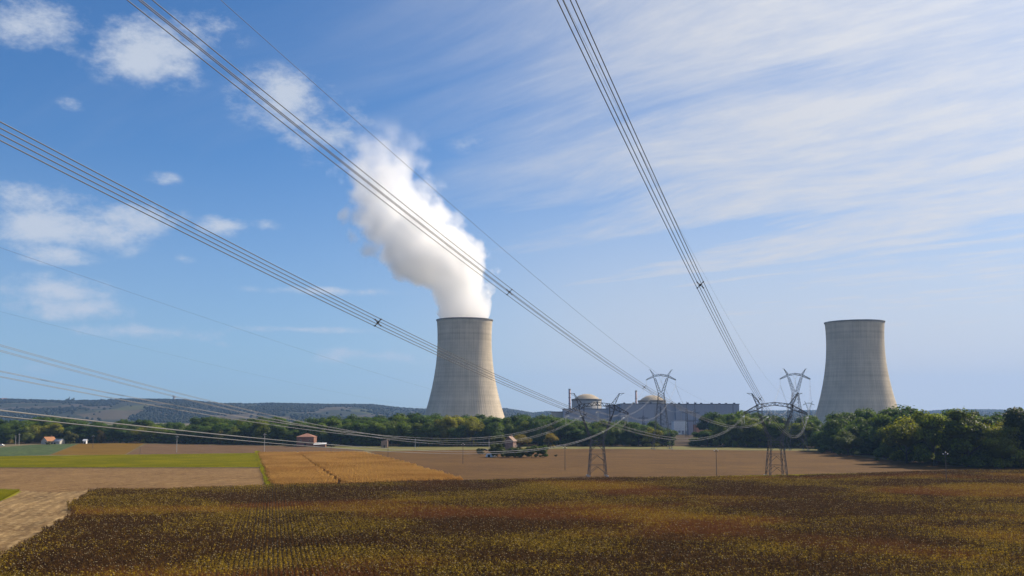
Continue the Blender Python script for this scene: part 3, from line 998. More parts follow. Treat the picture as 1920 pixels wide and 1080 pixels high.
# ------------------------------------------------------------------ cooling towers
def tower_material():
    m, t = new_mat('tower_concrete')
    p = t.n('ShaderNodeTexCoord').outputs['Object']
    x, y, z = t.sep(p)
    an = t.math('ARCTAN2', y, x)
    lifts = t.noise(t.comb(0.0, 0.0, z), 0.16, 3, 0.7)
    streak = t.noise(t.comb(t.math('MULTIPLY', an, 26.0), 0.0, t.math('MULTIPLY', z, .015)), 1.0, 5, .65)
    blot = t.noise(p, 0.03, 5, .6)
    k = t.math('ADD', t.math('MULTIPLY', lifts, .45), t.math('ADD', t.math('MULTIPLY', streak, .35), t.math('MULTIPLY', blot, .35)))
    c = t.mix(t.step(k, .40, .75), (.38, .325, .245), (.64, .55, .42))
    band = t.step(t.noise(t.comb(0.0, 0.0, t.math('ADD', z, 31.0)), .11, 2, .8), .60, .66)
    low = t.step(z, 95.0, 60.0)
    c = t.mix(t.math('MULTIPLY', t.math('MULTIPLY', band, low), .45), c, (.68, .59, .46))
    b = t.n('ShaderNodeBsdfPrincipled')
    t.put(b.inputs['Base Color'], c)
    b.inputs['Roughness'].default_value = .95
    b.inputs['Diffuse Roughness'].default_value = 0.1
    b.inputs['Specular IOR Level'].default_value = .1
    return finish(m, t, b.outputs[0])


M['tower'] = tower_material()
M['tower_rim'] = mottled('tower_rim_concrete', (.15, .145, .135), (.21, .20, .185), .1, .9)
# half widths at height above ground (metres)
SHELL = [(71.5, 11), (68.2, 20), (63.6, 34), (59.0, 50), (54.6, 68), (51.0, 86), (48.2, 104), (46.4, 124), (45.6, 142), (45.7, 158), (46.6, 174), (46.9, 176.5)]


def cooling_tower(px, rim_y, half_px, label):
    Y = 46.9 * FPX / half_px
    top = at(px, rim_y, Y)
    k = top[2] / 176.5
    root = empty('cooling_tower', (top[0], Y, 0))
    hs = np.array([h for r, h in SHELL]); rr = np.array([r for r, h in SHELL])
    zz_ = np.linspace(11, 176.5, 70)
    co = np.polyfit(hs, rr, 5)
    n = 576
    V = []
    ang = np.arange(n) / n * 2 * math.pi
    rib = np.where(np.arange(n) % 6 == 0, .28, 0)          # meridional wind ribs
    for z in zz_:
        r = np.polyval(co, z) + rib
        V.append(np.stack([r * np.cos(ang), r * np.sin(ang), np.full(n, z * k)], 1))
    for z in zz_[::-1][::6]:
        r = np.polyval(co, z) - .9
        V.append(np.stack([r * np.cos(ang), r * np.sin(ang), np.full(n, z * k)], 1))
    V = np.array(V); m = len(V)
    idx = np.arange(n)
    F = []
    for i in range(m - 1):
        F.append(np.stack([i * n + idx, i * n + (idx + 1) % n, (i + 1) * n + (idx + 1) % n, (i + 1) * n + idx], 1))
    link('shell', mesh_np('shell', V.reshape(-1, 3), np.concatenate(F), M['tower'], False), root)
    rt = float(np.polyval(co, 176.5))
    rim = MB()
    rim.lathe([(rt + 1.1, 176.4 * k), (rt + 1.5, 176.9 * k), (rt + 1.5, 178.3 * k), (rt - 1.0, 178.3 * k), (rt - 1.0, 176.9 * k), (rt + 1.1, 176.4 * k)], 144, cap=False)
    rim.build('rim', M['tower_rim'], root)
    rb = float(np.polyval(co, 11))
    for j in range(44):
        a0 = 2 * math.pi * j / 44
        for s in (-1, 1):
            a1 = a0 + s * math.pi / 44
            MB().bar((math.cos(a0) * (rb - .4), math.sin(a0) * (rb - .4), 11.2 * k), (math.cos(a1) * (rb + 3), math.sin(a1) * (rb + 3), 0), 1.0).build('column', M['conc_grey'], root)
    bs = MB().lathe([(rb + 4.5, 0), (rb + 4.5, 2.2), (rb + 3.9, 2.2), (rb + 3.9, 0)], 96, cap=False)
    bs.build('basin_wall', M['white'], root)
    tag(root, label, 'cooling tower', 'cooling towers')
    return root, Y, top, k


TOWER_L, YL, TOPL, KL = cooling_tower(871.3, 602.0, 52.0, 'concrete cooling tower with a white steam plume rising from its mouth')
TOWER_R, YR, TOPR, KR = cooling_tower(1602, 606.0, 53.0, 'idle cooling tower without steam standing at the right')

# ------------------------------------------------------------------ steam plume
# drift of the plume axis (m right of the tower), radius (m) and height above the mouth
MPP = YL / FPX
PATH = [(604, 870.5, 53), (585, 868, 55), (562, 861, 62), (535, 846, 76), (512, 826, 94), (495, 806, 108), (460, 790, 114), (425, 767, 112), (390, 742, 100), (350, 722, 94), (310, 714, 90), (275, 720, 86), (240, 720, 76), (200, 700, 46)]
PZ = [(602 - y) * MPP * 1.012 for y, x, r in PATH]
PXO = [(x - 871.3) * MPP for y, x, r in PATH]
PR = [r * MPP for y, x, r in PATH]
PH = PZ[-1]


def float_curve(t, sock, xs, ys):
    """piecewise curve of height -> value (metres)"""
    lo, hi = min(ys), max(ys)
    nd = t.n('ShaderNodeFloatCurve')
    cu = nd.mapping.curves[0]
    pts = [((x - xs[0]) / (xs[-1] - xs[0]), (y - lo) / (hi - lo)) for x, y in zip(xs, ys)]
    while len(cu.points) < len(pts):
        cu.points.new(.5, .5)
    for p, q in zip(cu.points, pts):
        p.location = q
    nd.mapping.update()
    t.put(nd.inputs['Value'], sock)
    return t.math('ADD', t.math('MULTIPLY', nd.outputs[0], hi - lo), lo)


def steam_material():
    m, t = new_mat('steam')
    p = t.n('ShaderNodeTexCoord').outputs['Object']
    w1 = t.n('ShaderNodeTexNoise')
    t.put(w1.inputs['Vector'], p)
    w1.inputs['Scale'].default_value = .017
    w1.inputs['Detail'].default_value = 2
    w1.inputs['Roughness'].default_value = .55
    off = t.vec('SCALE', t.vec('SUBTRACT', w1.outputs['Color'], (.5, .5, .5)), scale=t.step(t.sep(p)[2], 0.0, 90.0, 8.0, 85.0, 'LINEAR'))
    q = t.vec('ADD', p, off)
    x, y, z = t.sep(q)
    zn = t.math('DIVIDE', t.math('SUBTRACT', z, PZ[0]), PZ[-1] - PZ[0], clamp=True)
    cx = float_curve(t, zn, PZ, PXO)
    rr = float_curve(t, zn, PZ, PR)
    dist = t.math('DIVIDE', t.vec('LENGTH', t.comb(t.math('SUBTRACT', x, cx), y, 0.0)), rr)
    fine = t.noise(p, .042, 5, .76)
    vo = t.n('ShaderNodeTexVoronoi', feature='F1')
    t.put(vo.inputs['Vector'], t.vec('ADD', p, t.vec('SCALE', w1.outputs['Color'], scale=30.0)))
    vo.inputs['Scale'].default_value = .026
    amp = t.math('ADD', t.step(t.sep(p)[2], 0.0, 120.0, .22, 1.0, 'LINEAR'), t.step(t.sep(p)[2], 150.0, PH, .0, .45, 'LINEAR'))
    bil = t.math('ADD', t.math('MULTIPLY', t.math('SUBTRACT', fine, .5), 1.25), t.math('MULTIPLY', t.math('SUBTRACT', .42, vo.outputs['Distance']), .75))
    e = t.math('ADD', t.math('SUBTRACT', t.step(t.sep(p)[2], 0.0, 60.0, 1.02, .97, 'LINEAR'), dist), t.math('MULTIPLY', bil, amp))
    zr = t.math('DIVIDE', t.sep(p)[2], PH)
    soft = t.step(zr, .10, .95, .09, .95, 'LINEAR')
    den = t.step(e, 0.0, soft)
    den = t.math('MULTIPLY', den, t.step(zr, 1.0, .38, .0, 1.0))
    den = t.math('MULTIPLY', den, t.step(t.sep(p)[2], -4.0, 0.0))
    b = t.n('ShaderNodeVolumePrincipled')
    b.inputs['Color'].default_value = (.998, .998, .998, 1)
    b.inputs['Anisotropy'].default_value = .25
    t.put(b.inputs['Density'], t.math('MULTIPLY', den, .042))
    o = t.n('ShaderNodeOutputMaterial')
    t.t.links.new(b.outputs[0], o.inputs['Volume'])
    m.cycles.volume_step_rate = .12
    return m


M['steam'] = steam_material()
PV = []
nseg = 40
zs_ = np.linspace(-3, PH + 12, 34)
for z in zs_:
    c = np.interp(z, PZ, PXO); r = np.interp(z, PZ, PR)
    grow = np.interp(z, [-3, 0, 20, 90, PH * .9, PH + 12], [.80, .84, 1.05, 1.28, 1.3, .8])
    for k in range(nseg):
        a = 2 * math.pi * k / nseg
        rr_ = r * grow * (1 + (.10 * mnoise.noise(Vector((math.cos(a) * 1.3, math.sin(a) * 1.3, z / 55))) if z > 15 else 0))
        PV.append((c + rr_ * math.cos(a), rr_ * math.sin(a), z))
PF = [(i * nseg + k, i * nseg + (k + 1) % nseg, (i + 1) * nseg + (k + 1) % nseg, (i + 1) * nseg + k) for i in range(len(zs_) - 1) for k in range(nseg)]
PF += [tuple(range(nseg - 1, -1, -1)), tuple((len(zs_) - 1) * nseg + k for k in range(nseg))]
plume = link('steam_plume', mesh_np('steam_plume', np.array(PV), PF, M['steam']), None, (TOPL[0], YL, 178.6 * KL))
tag(plume, 'white billowing steam plume drifting left from the cooling tower', 'steam')


# ------------------------------------------------------------------ power station
def block(name, label, cat, x0p, x1p, topy, Y, depth, wall, trim=None, panels=0, parapet=.9, z0=0.0):
    """flat roofed industrial block: wall, roof edge and, where they show, upright cladding panels"""
    a, b = at(x0p, topy, Y), at(x1p, topy, Y)
    h = a[2]; wd = b[0] - a[0]
    root = empty(name, ((a[0] + b[0]) / 2, Y, z0))
    MB().box(-wd / 2, wd / 2, 0, depth, 0, h - parapet).build('wall', wall, root)
    MB().box(-wd / 2 - .4, wd / 2 + .4, -.4, depth + .4, h - parapet, h).build('parapet', trim or M['clad_trim'], root)
    if panels:
        pw = wd / panels
        me = MB().box(-pw / 2 + .12, pw / 2 - .12, -.22, -.003, 1.2, h - parapet - .35).mesh('cladding_panel', wall)
        for k in range(panels):
            link('cladding_panel', me, root, (-wd / 2 + (k + .5) * pw, 0, 0))
    tag(root, label, cat)
    return root, wd, h


def reactor(px0, px1, cyl_y, dome_y, Y, label):
    a, b = at(px0, cyl_y, Y), at(px1, cyl_y, Y)
    r = (b[0] - a[0]) / 2; h = a[2]; hd = at(px0, dome_y, Y)[2] - h
    root = empty('reactor_building', ((a[0] + b[0]) / 2, Y, 0))
    MB().lathe([(r - .8, 0), (r - .8, h - 2.4)], 96).build('containment_wall', M['conc_grey'], root, True)
    MB().lathe([(r - .5, h - 2.4), (r, h - 2.2), (r, h - .2), (r - 1.2, h)], 96).build('ring_beam', M['tower_rim'], root)
    prof = [(r - 1.4 - (r - 1.4) * (1 - math.cos(q)), 0) for q in (0,)]
    pr = [((r - 2.6) * (1 - q), h - 1.0 + (hd + 1.0) * (1 - (1 - q) ** 2.2)) for q in np.linspace(0, .985, 14)]
    MB().lathe(pr, 96).build('dome', M['dome'], root, True)
    for k in range(24):
        q = 2 * math.pi * k / 24
        MB().bar(((r - .75) * math.cos(q), (r - .75) * math.sin(q), 2), ((r - .75) * math.cos(q), (r - .75) * math.sin(q), h - 2.5), .5).build('wall_rib', M['conc_warm'], root)
    tag(root, label, 'reactor building', 'domed reactor buildings')
    return root


def chimney(px, topy, wpx, Y, label):
    t_ = at(px, topy, Y)
    r = wpx * Y / FPX / 2
    root = empty('vent_stack', (t_[0], Y, 0))
    MB().lathe([(r * 1.05, 0), (r, t_[2] - 2)], 20).build('shaft', M['stack'], root, True)
    MB().lathe([(r * 1.12, t_[2] - 2), (r * 1.12, t_[2])], 20).build('collar', M['conc_warm'], root)
    for z in np.arange(24, t_[2] - 6, 9.0):
        MB().lathe([(r * 1.22, z), (r * 1.22, z + .5)], 20).build('ring', M['clad_trim'], root)
    tag(root, label, 'chimney', 'slim vent stacks')


reactor(1071.5, 1128.5, 748, 738.5, 1420, 'left reactor building with pale ring wall and shallow beige dome')
reactor(1196, 1249, 750.5, 741, 1530, 'right reactor building whose dome shows behind the tall suspension pylon')
chimney(1068, 729, 4.0, 1395, 'slim pinkish vent stack beside the left reactor dome')
chimney(1192.5, 732, 3.6, 1500, 'slim pinkish vent stack left of the right reactor dome')
block('annex_building', 'low beige concrete annex at the left end of the station', 'building', 1035, 1056, 771.5, 1385, 30, M['conc_warm'], None, 0)
block('auxiliary_building', 'pale grey auxiliary block in front of the left reactor', 'building', 1056.3, 1140, 766, 1372, 28, M['clad_blue'], None, 12)
block('fuel_building', 'stepped bluish block between the two reactor buildings', 'building', 1140.4, 1164, 759, 1368, 40, M['clad_blue'], None, 3)
hall, hw, hh = block('turbine_hall', 'tall blue grey hall in front of the right reactor dome', 'building', 1164.4, 1266.5, 756.5, 1352, 60, M['clad_blue'], None, 13)
for fx_ in (.71,):
    MB().box(-hw / 2 + hw * fx_, -hw / 2 + hw * fx_ + 2.2, -.5, -.25, 0, hh - 4).build('service_duct', M['clad_trim'], hall)
hall2, hw2, hh2 = block('turbine_hall', 'long darker blue turbine hall at the right end of the station', 'building', 1267, 1386, 757, 1345, 70, M['clad_dark'], None, 16)
MB().box(hw2 / 2 - 9.3, hw2 / 2 - 8.4, -.5, -.25, 2, hh2 - 1.2).build('downpipe', M['clad_trim'], hall2)
MB().box(-hw2 / 2 + 1, -hw2 / 2 + 38, -.45, -.25, 18, 19).build('cable_tray', M['clad_trim'], hall2)
def hall_details(root, wd, h, seed):
    g_ = random.Random(seed)
    n = int(wd / 11)
    for k in range(n):
        x0 = -wd / 2 + (k + .5) * wd / n + g_.uniform(-2, 2)
        MB().box(x0 - 1.4, x0 + 1.4, 6, 9, h + .01, h + g_.uniform(.9, 1.9)).build('roof_vent', M['clad_trim'], root)
    for k in range(n):
        x0 = -wd / 2 + (k + .5) * wd / n
        MB().box(x0 - 2.6, x0 + 2.6, -.34, -.225, h * .30, h * .30 + 1.5).build('louvre', M['clad_trim'], root)
    for x0 in (-wd * .42, wd * .12):
        MB().tube([(x0, -.5, 0), (x0, -.5, h - 2)], .3, 8).build('downpipe', M['conc_grey'], root)
    MB().box(-wd * .2 - 3, -wd * .2 + 3, -.36, -.225, .2, 7).build('door', M['slate'], root)


hall_details(hall, hw, hh, 3)
hall_details(hall2, hw2, hh2, 5)
b3, w3, h3 = block('workshop', 'low white workshop at the foot of the turbine hall', 'building', 1263, 1290, 788.5, 1290, 18, M['white'], M['slate'], 4)
for k in range(4):
    MB().box(-w3 / 2 + 1.5 + k * 4.6, -w3 / 2 + 4.4 + k * 4.6, -.45, -.25, .5, 5.0).build('door', M['slate'], b3)
b4, w4, h4 = block('site_cabin', 'rust orange steel cabin among the trees below the turbine hall', 'building', 1302, 1321, 795, 1240, 10, M['orange'], M['slate'], 4)
b5, w5, h5 = block('switch_house', 'small dark box building framed by the right near pylon', 'building', 1450.5, 1459, 784.5, 1100, 9, M['clad_trim'], None, 0)
b6, w6, h6 = block('transformer_house', 'grey transformer house right of the white workshop', 'building', 1290.6, 1301, 789.5, 1270, 12, M['clad_dark'], M['clad_trim'], 2)
for nm_, l_ in (('white_van', 'white van parked before the white workshop'),):
    p_ = ground(1275, 804)
    p_ = at(1274, 800, 1262)
    vroot = empty('parked_van', (p_[0], 1262, 0))
    MB().add([(-2.6, -1, .5), (2.6, -1, .5), (2.6, 1, .5), (-2.6, 1, .5), (-2.4, -.95, 2.4), (1.2, -.95, 2.4), (1.2, .95, 2.4), (-2.4, .95, 2.4), (2.5, -.95, 1.3), (2.5, .95, 1.3)],
             [(0, 3, 2, 1), (4, 5, 6, 7), (0, 1, 8, 5, 4), (3, 7, 6, 9, 2), (5, 8, 9, 6), (1, 2, 9, 8), (0, 4, 7, 3)]).build('body', M['white'], vroot)
    for wx in (-1.6, 1.6):
        for wy in (-.95, .95):
            MB().tube([(wx, wy - .1, .36), (wx, wy + .1, .36)], .36, 12).build('wheel', M['dark'], vroot)
    tag(vroot, l_, 'van')


# ------------------------------------------------------------------ rural buildings
def gable_house(name, label, px, by, wd, dp, eave, ridge, rz, wall, roofm, windows=2, hip=False, chimney_on=False):
    g_ = ground(px, by)
    root = empty(name, (g_[0], g_[1] + dp / 2, 0), rz)
    x, y = wd / 2, dp / 2
    wb = MB().box(-x, x, -y, y, 0, eave)
    if not hip:
        for s in (-1, 1):
            wb.add([(s * x, -y, eave), (s * x, y, eave), (s * x, 0, ridge - .15)], [(0, 1, 2) if s > 0 else (0, 2, 1)])
    wb.build('wall', wall, root)
    o = .5
    if hip:
        q = max(0.4, x - y)
        V = [(-x - o, -y - o, eave + .02), (x + o, -y - o, eave + .02), (x + o, y + o, eave + .02), (-x - o, y + o, eave + .02), (-q * .3, 0, ridge), (q * .3, 0, ridge)]
        rf = MB().add(V, [(0, 1, 5, 4), (1, 2, 5), (2, 3, 4, 5), (3, 0, 4), (3, 2, 1, 0)])
    else:
        V = []
        for xx in (-x - o, x + o):
            V += [(xx, -y - o, eave - .2), (xx, 0, ridge), (xx, y + o, eave - .2), (xx, -y - o, eave + .1), (xx, 0, ridge + .3), (xx, y + o, eave + .1)]
        rf = MB().add(V, [(3, 9, 10, 4), (4, 10, 11, 5), (0, 1, 7, 6), (1, 2, 8, 7), (0, 6, 9, 3), (2, 5, 11, 8), (0, 3, 4, 1), (1, 4, 5, 2), (6, 7, 10, 9), (7, 8, 11, 10)])
    ro = rf.build('roof', roofm, root)
    if chimney_on:
        MB().box(x * .4, x * .4 + .8, -.4, .4, ridge - 1, ridge + 1.3).build('chimney', M['brick'], ro)
    MB().box(-.9, .9, -y - .06, -y - .004, 0, min(2.6, eave * .6)).build('door', M['dark'], root)
    for k in range(windows):
        xx = -x + (k + .5) * wd / windows
        if abs(xx) < 1.6:
            xx += 2.0
        f_ = MB().box(xx - .6, xx + .6, -y - .07, -y - .004, eave * .55, eave * .55 + 1.2).build('window', M['render'], root)
        MB().box(xx - .48, xx + .48, -y - .09, -y - .072, eave * .55 + .12, eave * .55 + 1.08).build('pane', M['glass'], f_)
    tag(root, label, 'building')
    return root


gable_house('brick_barn', 'square brick barn with hipped tile roof before the tree belt', 572, 837.5, 14.2, 12, 8.0, 10.8, 0, M['brick'], M['tile'], 2, hip=True)
shed = empty('white_shed', (*ground(599, 838)[:2], 0))
MB().box(-4.6, 4.6, 0, 5, 0, 1.8).build('wall', M['brick'], shed)
MB().add([(-5, -.4, 1.85), (5, -.4, 1.85), (5, 5.4, 3.1), (-5, 5.4, 3.1), (-5, -.4, 2.0), (5, -.4, 2.0), (5, 5.4, 3.25), (-5, 5.4, 3.25)],
         [(3, 2, 1, 0), (4, 5, 6, 7), (0, 1, 5, 4), (1, 2, 6, 5), (2, 3, 7, 6), (3, 0, 4, 7)]).build('roof', M['white'], shed)
tag(shed, 'low shed with white roof beside the brick barn', 'shed')
ruin = empty('ruined_hut', (*ground(720.5, 839.5)[:2], 0))
for (x0, x1, y0, y1, zs4) in ((-2.6, 2.6, 0, .5, (5.2, 6.6, 6.4, 5.0)), (-2.6, -2.1, .502, 5, (5.2, 5.2, 3.8, 4.0)), (2.1, 2.6, .502, 5, (6.4, 6.4, 4.2, 4.0))):
    MB().add([(x0, y0, 0), (x1, y0, 0), (x1, y1, 0), (x0, y1, 0), (x0, y0, zs4[0]), (x1, y0, zs4[1]), (x1, y1, zs4[2]), (x0, y1, zs4[3])],
             [(0, 3, 2, 1), (4, 5, 6, 7), (0, 1, 5, 4), (1, 2, 6, 5), (2, 3, 7, 6), (3, 0, 4, 7)]).build('wall', M['brick_pale'], ruin)
MB().box(-.5, .4, -.03, -.004, 0, 2.0).build('door', M['dark'], ruin)
tag(ruin, 'narrow ruined brick hut with a slanting broken top', 'ruin')
gable_house('country_house', 'house with a bright orange tile roof half hidden by trees', 87, 832.8, 9, 8.5, 2.8, 6.2, R(60), M['render'], M['tile_bright'], 3, chimney_on=True)
gable_house('farm_shed', 'grey roofed shed right of the orange roofed house', 104, 832.6, 10, 7, 2.4, 4.3, R(-12), M['render'], M['slate'], 2)
gable_house('garden_hut', 'tiny white hut at the top of the ochre field', 158.5, 832, 2.6, 2.6, 2.6, 3.8, 0, M['white'], M['white'], 0)
gable_house('farmhouse', 'tall narrow pink farmhouse with tiled roof among dark bushes', 957, 851, 4.6, 6.5, 8.4, 11.4, R(62), M['pink_render'], M['brick_pale'], 2, chimney_on=True)
tp = ground(917, 857)
tarp = MB()
for k in range(10):
    a0, a1 = math.pi * k / 10, math.pi * (k + 1) / 10
    c0, s0, c1, s1 = math.cos(a0), math.sin(a0), math.cos(a1), math.sin(a1)
    tarp.add([(c0 * 2.6, 0, s0 * 2.5), (c1 * 2.6, 0, s1 * 2.5), (c1 * 2.6, 5, s1 * 2.3), (c0 * 2.6, 5, s0 * 2.3), (0, 0, 0), (0, 5, 0)], [(0, 1, 2, 3), (4, 1, 0), (5, 3, 2)])
tarp_root = empty('tarpaulin_shelter', (tp[0], tp[1], 0), R(-30))
tarp.build('cover', M['white'], tarp_root)
MB().box(-.9, .9, -.06, -.01, 0, 1.5).build('opening', M['dark'], tarp_root)
tag(tarp_root, 'white arched tarpaulin shelter left of the farmyard bushes', 'shelter')


def car(px, by, label, mat):
    g_ = ground(px, by)
    root = empty('parked_car', (g_[0], g_[1], 0), R(random.uniform(-30, 30)))
    prof = [(-2.1, .35), (2.1, .35), (2.1, .8), (1.1, .95), (.6, 1.45), (-1.3, 1.45), (-2.0, .95)]
    V = [(x, s * .85, z) for s in (-1, 1) for x, z in prof]
    n = len(prof)
    F = [tuple(range(n)), tuple(range(2 * n - 1, n - 1, -1))] + [(k, n + k, n + (k + 1) % n, (k + 1) % n) for k in range(n)]
    MB().add(V, F).build('body', mat, root)
    MB().box(-1.1, .5, -.87, -.853, 1.0, 1.36).build('side_window', M['glass'], root)
    for wx in (-1.3, 1.35):
        for wy in (-.82, .82):
            MB().tube([(wx, wy - .09, .32), (wx, wy + .09, .32)], .32, 12).build('wheel', M['dark'], root)
    tag(root, label, 'car')


car(909, 845, 'dark car parked left of the farmhouse near the tarpaulin', M['dark'])
car(3, 836, 'white car parked at the far left edge by the yellow bush', M['white'])


# hilltop things
def hill_at(px, r):
    return ((px - 960) / FPX * r, r, hill_z(px, r))


wx_, wy_, wz_ = hill_at(328, float(ridge_dist(328)) - 40)
wtw = empty('water_tower', (wx_, wy_, wz_))
hw_ = at(328, 742, wy_)[2] - wz_
MB().lathe([(6, -4), (5.2, hw_ * .62)], 20).build('shaft', M['conc_grey'], wtw, True)
MB().lathe([(5.2, hw_ * .62), (8.2, hw_ * .72), (8.4, hw_ * .97), (7.5, hw_)], 24).build('tank', M['conc_grey'], wtw)
tag(wtw, 'concrete water tower on the left hill crest', 'water tower')
for px, lab in ((129, 'left tree of the lone pair on the left hill crest'), (138.5, 'right tree of the lone pair on the left hill crest')):
    x_, y_, z_ = hill_at(px, float(ridge_dist(px)) - 60)
    t_ = tree('broadleaf_tree', 'broad', x_, y_, at(px, 746.5, y_)[2] - z_ + 4, .8, (.04, .06, .022))
    t_.location.z = z_ - 3
    tag(t_, lab, 'tree', 'lone pair of crest trees')
x_, y_, z_ = hill_at(132.5, float(ridge_dist(132)) - 60)
mast = empty('radio_mast', (x_, y_, z_ - 2))
hm_ = at(132.5, 742, y_)[2] - z_
MB().tube([(0, 0, 0), (0, 0, hm_)], [1.0, .5], 6).build('shaft', M['steel'], mast)
MB().box(-2, 2, -.5, .5, hm_ * .75, hm_ * .75 + 2).build('antenna', M['steel'], mast)
tag(mast, 'thin mast between the pair of crest trees', 'mast')
x_, y_, z_ = hill_at(9, float(ridge_dist(9)) - 90)
fb = empty('hill_farm', (x_, y_, z_ - 1))
MB().box(-12, 12, 0, 12, 0, 8).build('wall', M['white'], fb)
MB().add([(-13, -1, 8), (13, -1, 8), (13, 13, 8), (-13, 13, 8), (-13, 6, 12), (13, 6, 12)], [(0, 1, 5, 4), (2, 3, 4, 5), (0, 4, 3), (1, 2, 5), (0, 3, 2, 1)]).build('roof', M['tile'], fb)
tag(fb, 'tiny white farm on the left hill crest', 'building')


# ------------------------------------------------------------------ small poles across the fields
def pole(px, by, ty_, label, mat, arms=1, top3=False):
    g_ = ground(px, by)
    h = at(px, ty_, g_[1])[2]
    root = empty('utility_pole', (g_[0], g_[1], 0), R(random.uniform(-25, 25)))
    wd = .17 if mat == M['wood'] else .2
    MB().tube([(0, 0, -.2), (0, 0, h * .5), (0, 0, h)], [wd, wd * .85, wd * .65], 8).build('post', mat, root)
    if arms:
        MB().box(-.85, .85, -.07, .07, h - .75, h - .58).build('crossarm', M['steel'], root)
        for xx, zz_2 in ((-.8, h - .58), (.8, h - .58), (0, h)):
            MB().lathe([(.06, 0), (.15, .05), (.16, .22), (.10, .34), (.05, .38)], 10, (xx, 0, zz_2)).build('insulator', M['porcelain'], root)
    tag(root, label, 'utility pole', 'poles standing in the fields')


for a in [(29, 834, 816, 'left of two pale poles beside the orange roofed house', M['concrete_pole'], 0), (35.5, 835, 814, 'right of two pale poles beside the orange roofed house', M['concrete_pole'], 1),
          (174, 841, 817, 'thin wooden pole standing in the ochre field', M['wood'], 1), (331, 848, 818, 'pole with crossarm standing in the pinkish field', M['concrete_pole'], 1),
          (262.5, 853, 839, 'short stub pole at the lower edge of the pinkish field', M['wood'], 0), (495.5, 848, 814, 'pale pole at the left top corner of the corn', M['concrete_pole'], 1),
          (620.5, 850, 836, 'short pole at the top edge of the corn', M['wood'], 0), (727.5, 858, 824, 'dark pole just right of the ruined brick hut', M['wood'], 1),
          (868, 870, 832, 'leaning wooden pole in the stubble left of the farmyard', M['wood'], 1), (1059.5, 882, 838, 'dark pole in the stubble left of the left near pylon', M['wood'], 1),
          (1343.5, 893, 843, 'brown pole at the sunflower edge between the near pylons', M['wood'], 1), (1775, 913, 849, 'tall dark pole with three white insulators among the sunflowers', M['wood'], 1),
          (778.5, 842, 822, 'thin grey pole right of the ruined hut by the trees', M['concrete_pole'], 0), (917, 844, 823, 'thin grey pole behind the tarpaulin shelter', M['concrete_pole'], 0)]:
    pole(*a)


# ------------------------------------------------------------------ pylons
def truss(mb, P, Q, n, wd, diag=None):
    """two chords P0-P1, Q0-Q1 with zigzag lacing"""
    P0, P1, Q0, Q1 = [Vector([float(c) for c in v_]) for v_ in (*P, *Q)]
    mb.bar(P0, P1, wd)
    mb.bar(Q0, Q1, wd)
    for k in range(n):
        a, b = k / n, (k + 1) / n
        if k % 2 == 0:
            mb.bar(P0.lerp(P1, a), Q0.lerp(Q1, b), diag or wd * .65)
        else:
            mb.bar(Q0.lerp(Q1, a), P0.lerp(P1, b), diag or wd * .65)
    return mb


def column(mb, A, B, ra, rb, n, wd):
    """four-chord lattice column from A to B with half widths ra, rb (x and y)"""
    A, B = Vector([float(c) for c in A]), Vector([float(c) for c in B])
    cs = [(-1, -1), (1, -1), (1, 1), (-1, 1)]
    lo = [A + Vector((sx * ra, sy * ra, 0)) for sx, sy in cs]
    hi = [B + Vector((sx * rb, sy * rb, 0)) for sx, sy in cs]
    for k in range(4):
        mb.bar(lo[k], hi[k], wd)
    for k in range(4):
        j = (k + 1) % 4
        for i in range(n):
            a, b = i / n, (i + 1) / n
            if (i + k) % 2 == 0:
                mb.bar(lo[k].lerp(hi[k], a), lo[j].lerp(hi[j], b), wd * .55)
            else:
                mb.bar(lo[j].lerp(hi[j], a), lo[k].lerp(hi[k], b), wd * .55)
    return mb


def insulator_mesh(length, r=.16):
    n = max(6, int(length / .28))
    prof = [(.03, 0)]
    for k in range(n):
        z = -length * (k + .3) / n
        prof += [(.04, z + .04), (r, z), (r * .85, z - .06), (.04, z - .08)]
    prof.append((.03, -length))
    return MB().lathe(prof, 8).mesh('insulator', M['insulator'], False)


def string(parent, a, b, r=.16):
    """insulator string from a to b"""
    a, b = Vector([float(c) for c in a]), Vector([float(c) for c in b])
    o = link('insulator', insulator_mesh((b - a).length, r), parent, a)
    o.rotation_mode = 'QUATERNION'
    o.rotation_quaternion = (b - a).to_track_quat('-Z', 'Y')
    return o


def arch_arm(root, pts_top, pts_bot, dep, wd, n_in):
    """arched lattice crossarm with front and back faces"""
    mb = MB()
    for yy in (-dep, dep):
        for k in range(len(pts_top) - 1):
            t0, t1, b0, b1 = pts_top[k], pts_top[k + 1], pts_bot[k], pts_bot[k + 1]
            truss(mb, ((t0[0], yy, t0[1]), (t1[0], yy, t1[1])), ((b0[0], yy, b0[1]), (b1[0], yy, b1[1])), n_in[k], wd)
            mb.bar((t1[0], yy, t1[1]), (b1[0], yy, b1[1]), wd * .7)
    for k in range(len(pts_top)):
        mb.bar((pts_top[k][0], -dep, pts_top[k][1]), (pts_top[k][0], dep, pts_top[k][1]), wd * .7)
        mb.bar((pts_bot[k][0], -dep, pts_bot[k][1]), (pts_bot[k][0], dep, pts_bot[k][1]), wd * .7)
    for k in range(len(pts_top) - 1):
        mb.bar((pts_top[k][0], -dep, pts_top[k][1]), (pts_top[k + 1][0], dep, pts_top[k + 1][1]), wd * .5)
    return mb.build('crossarm', M['steel'], root)


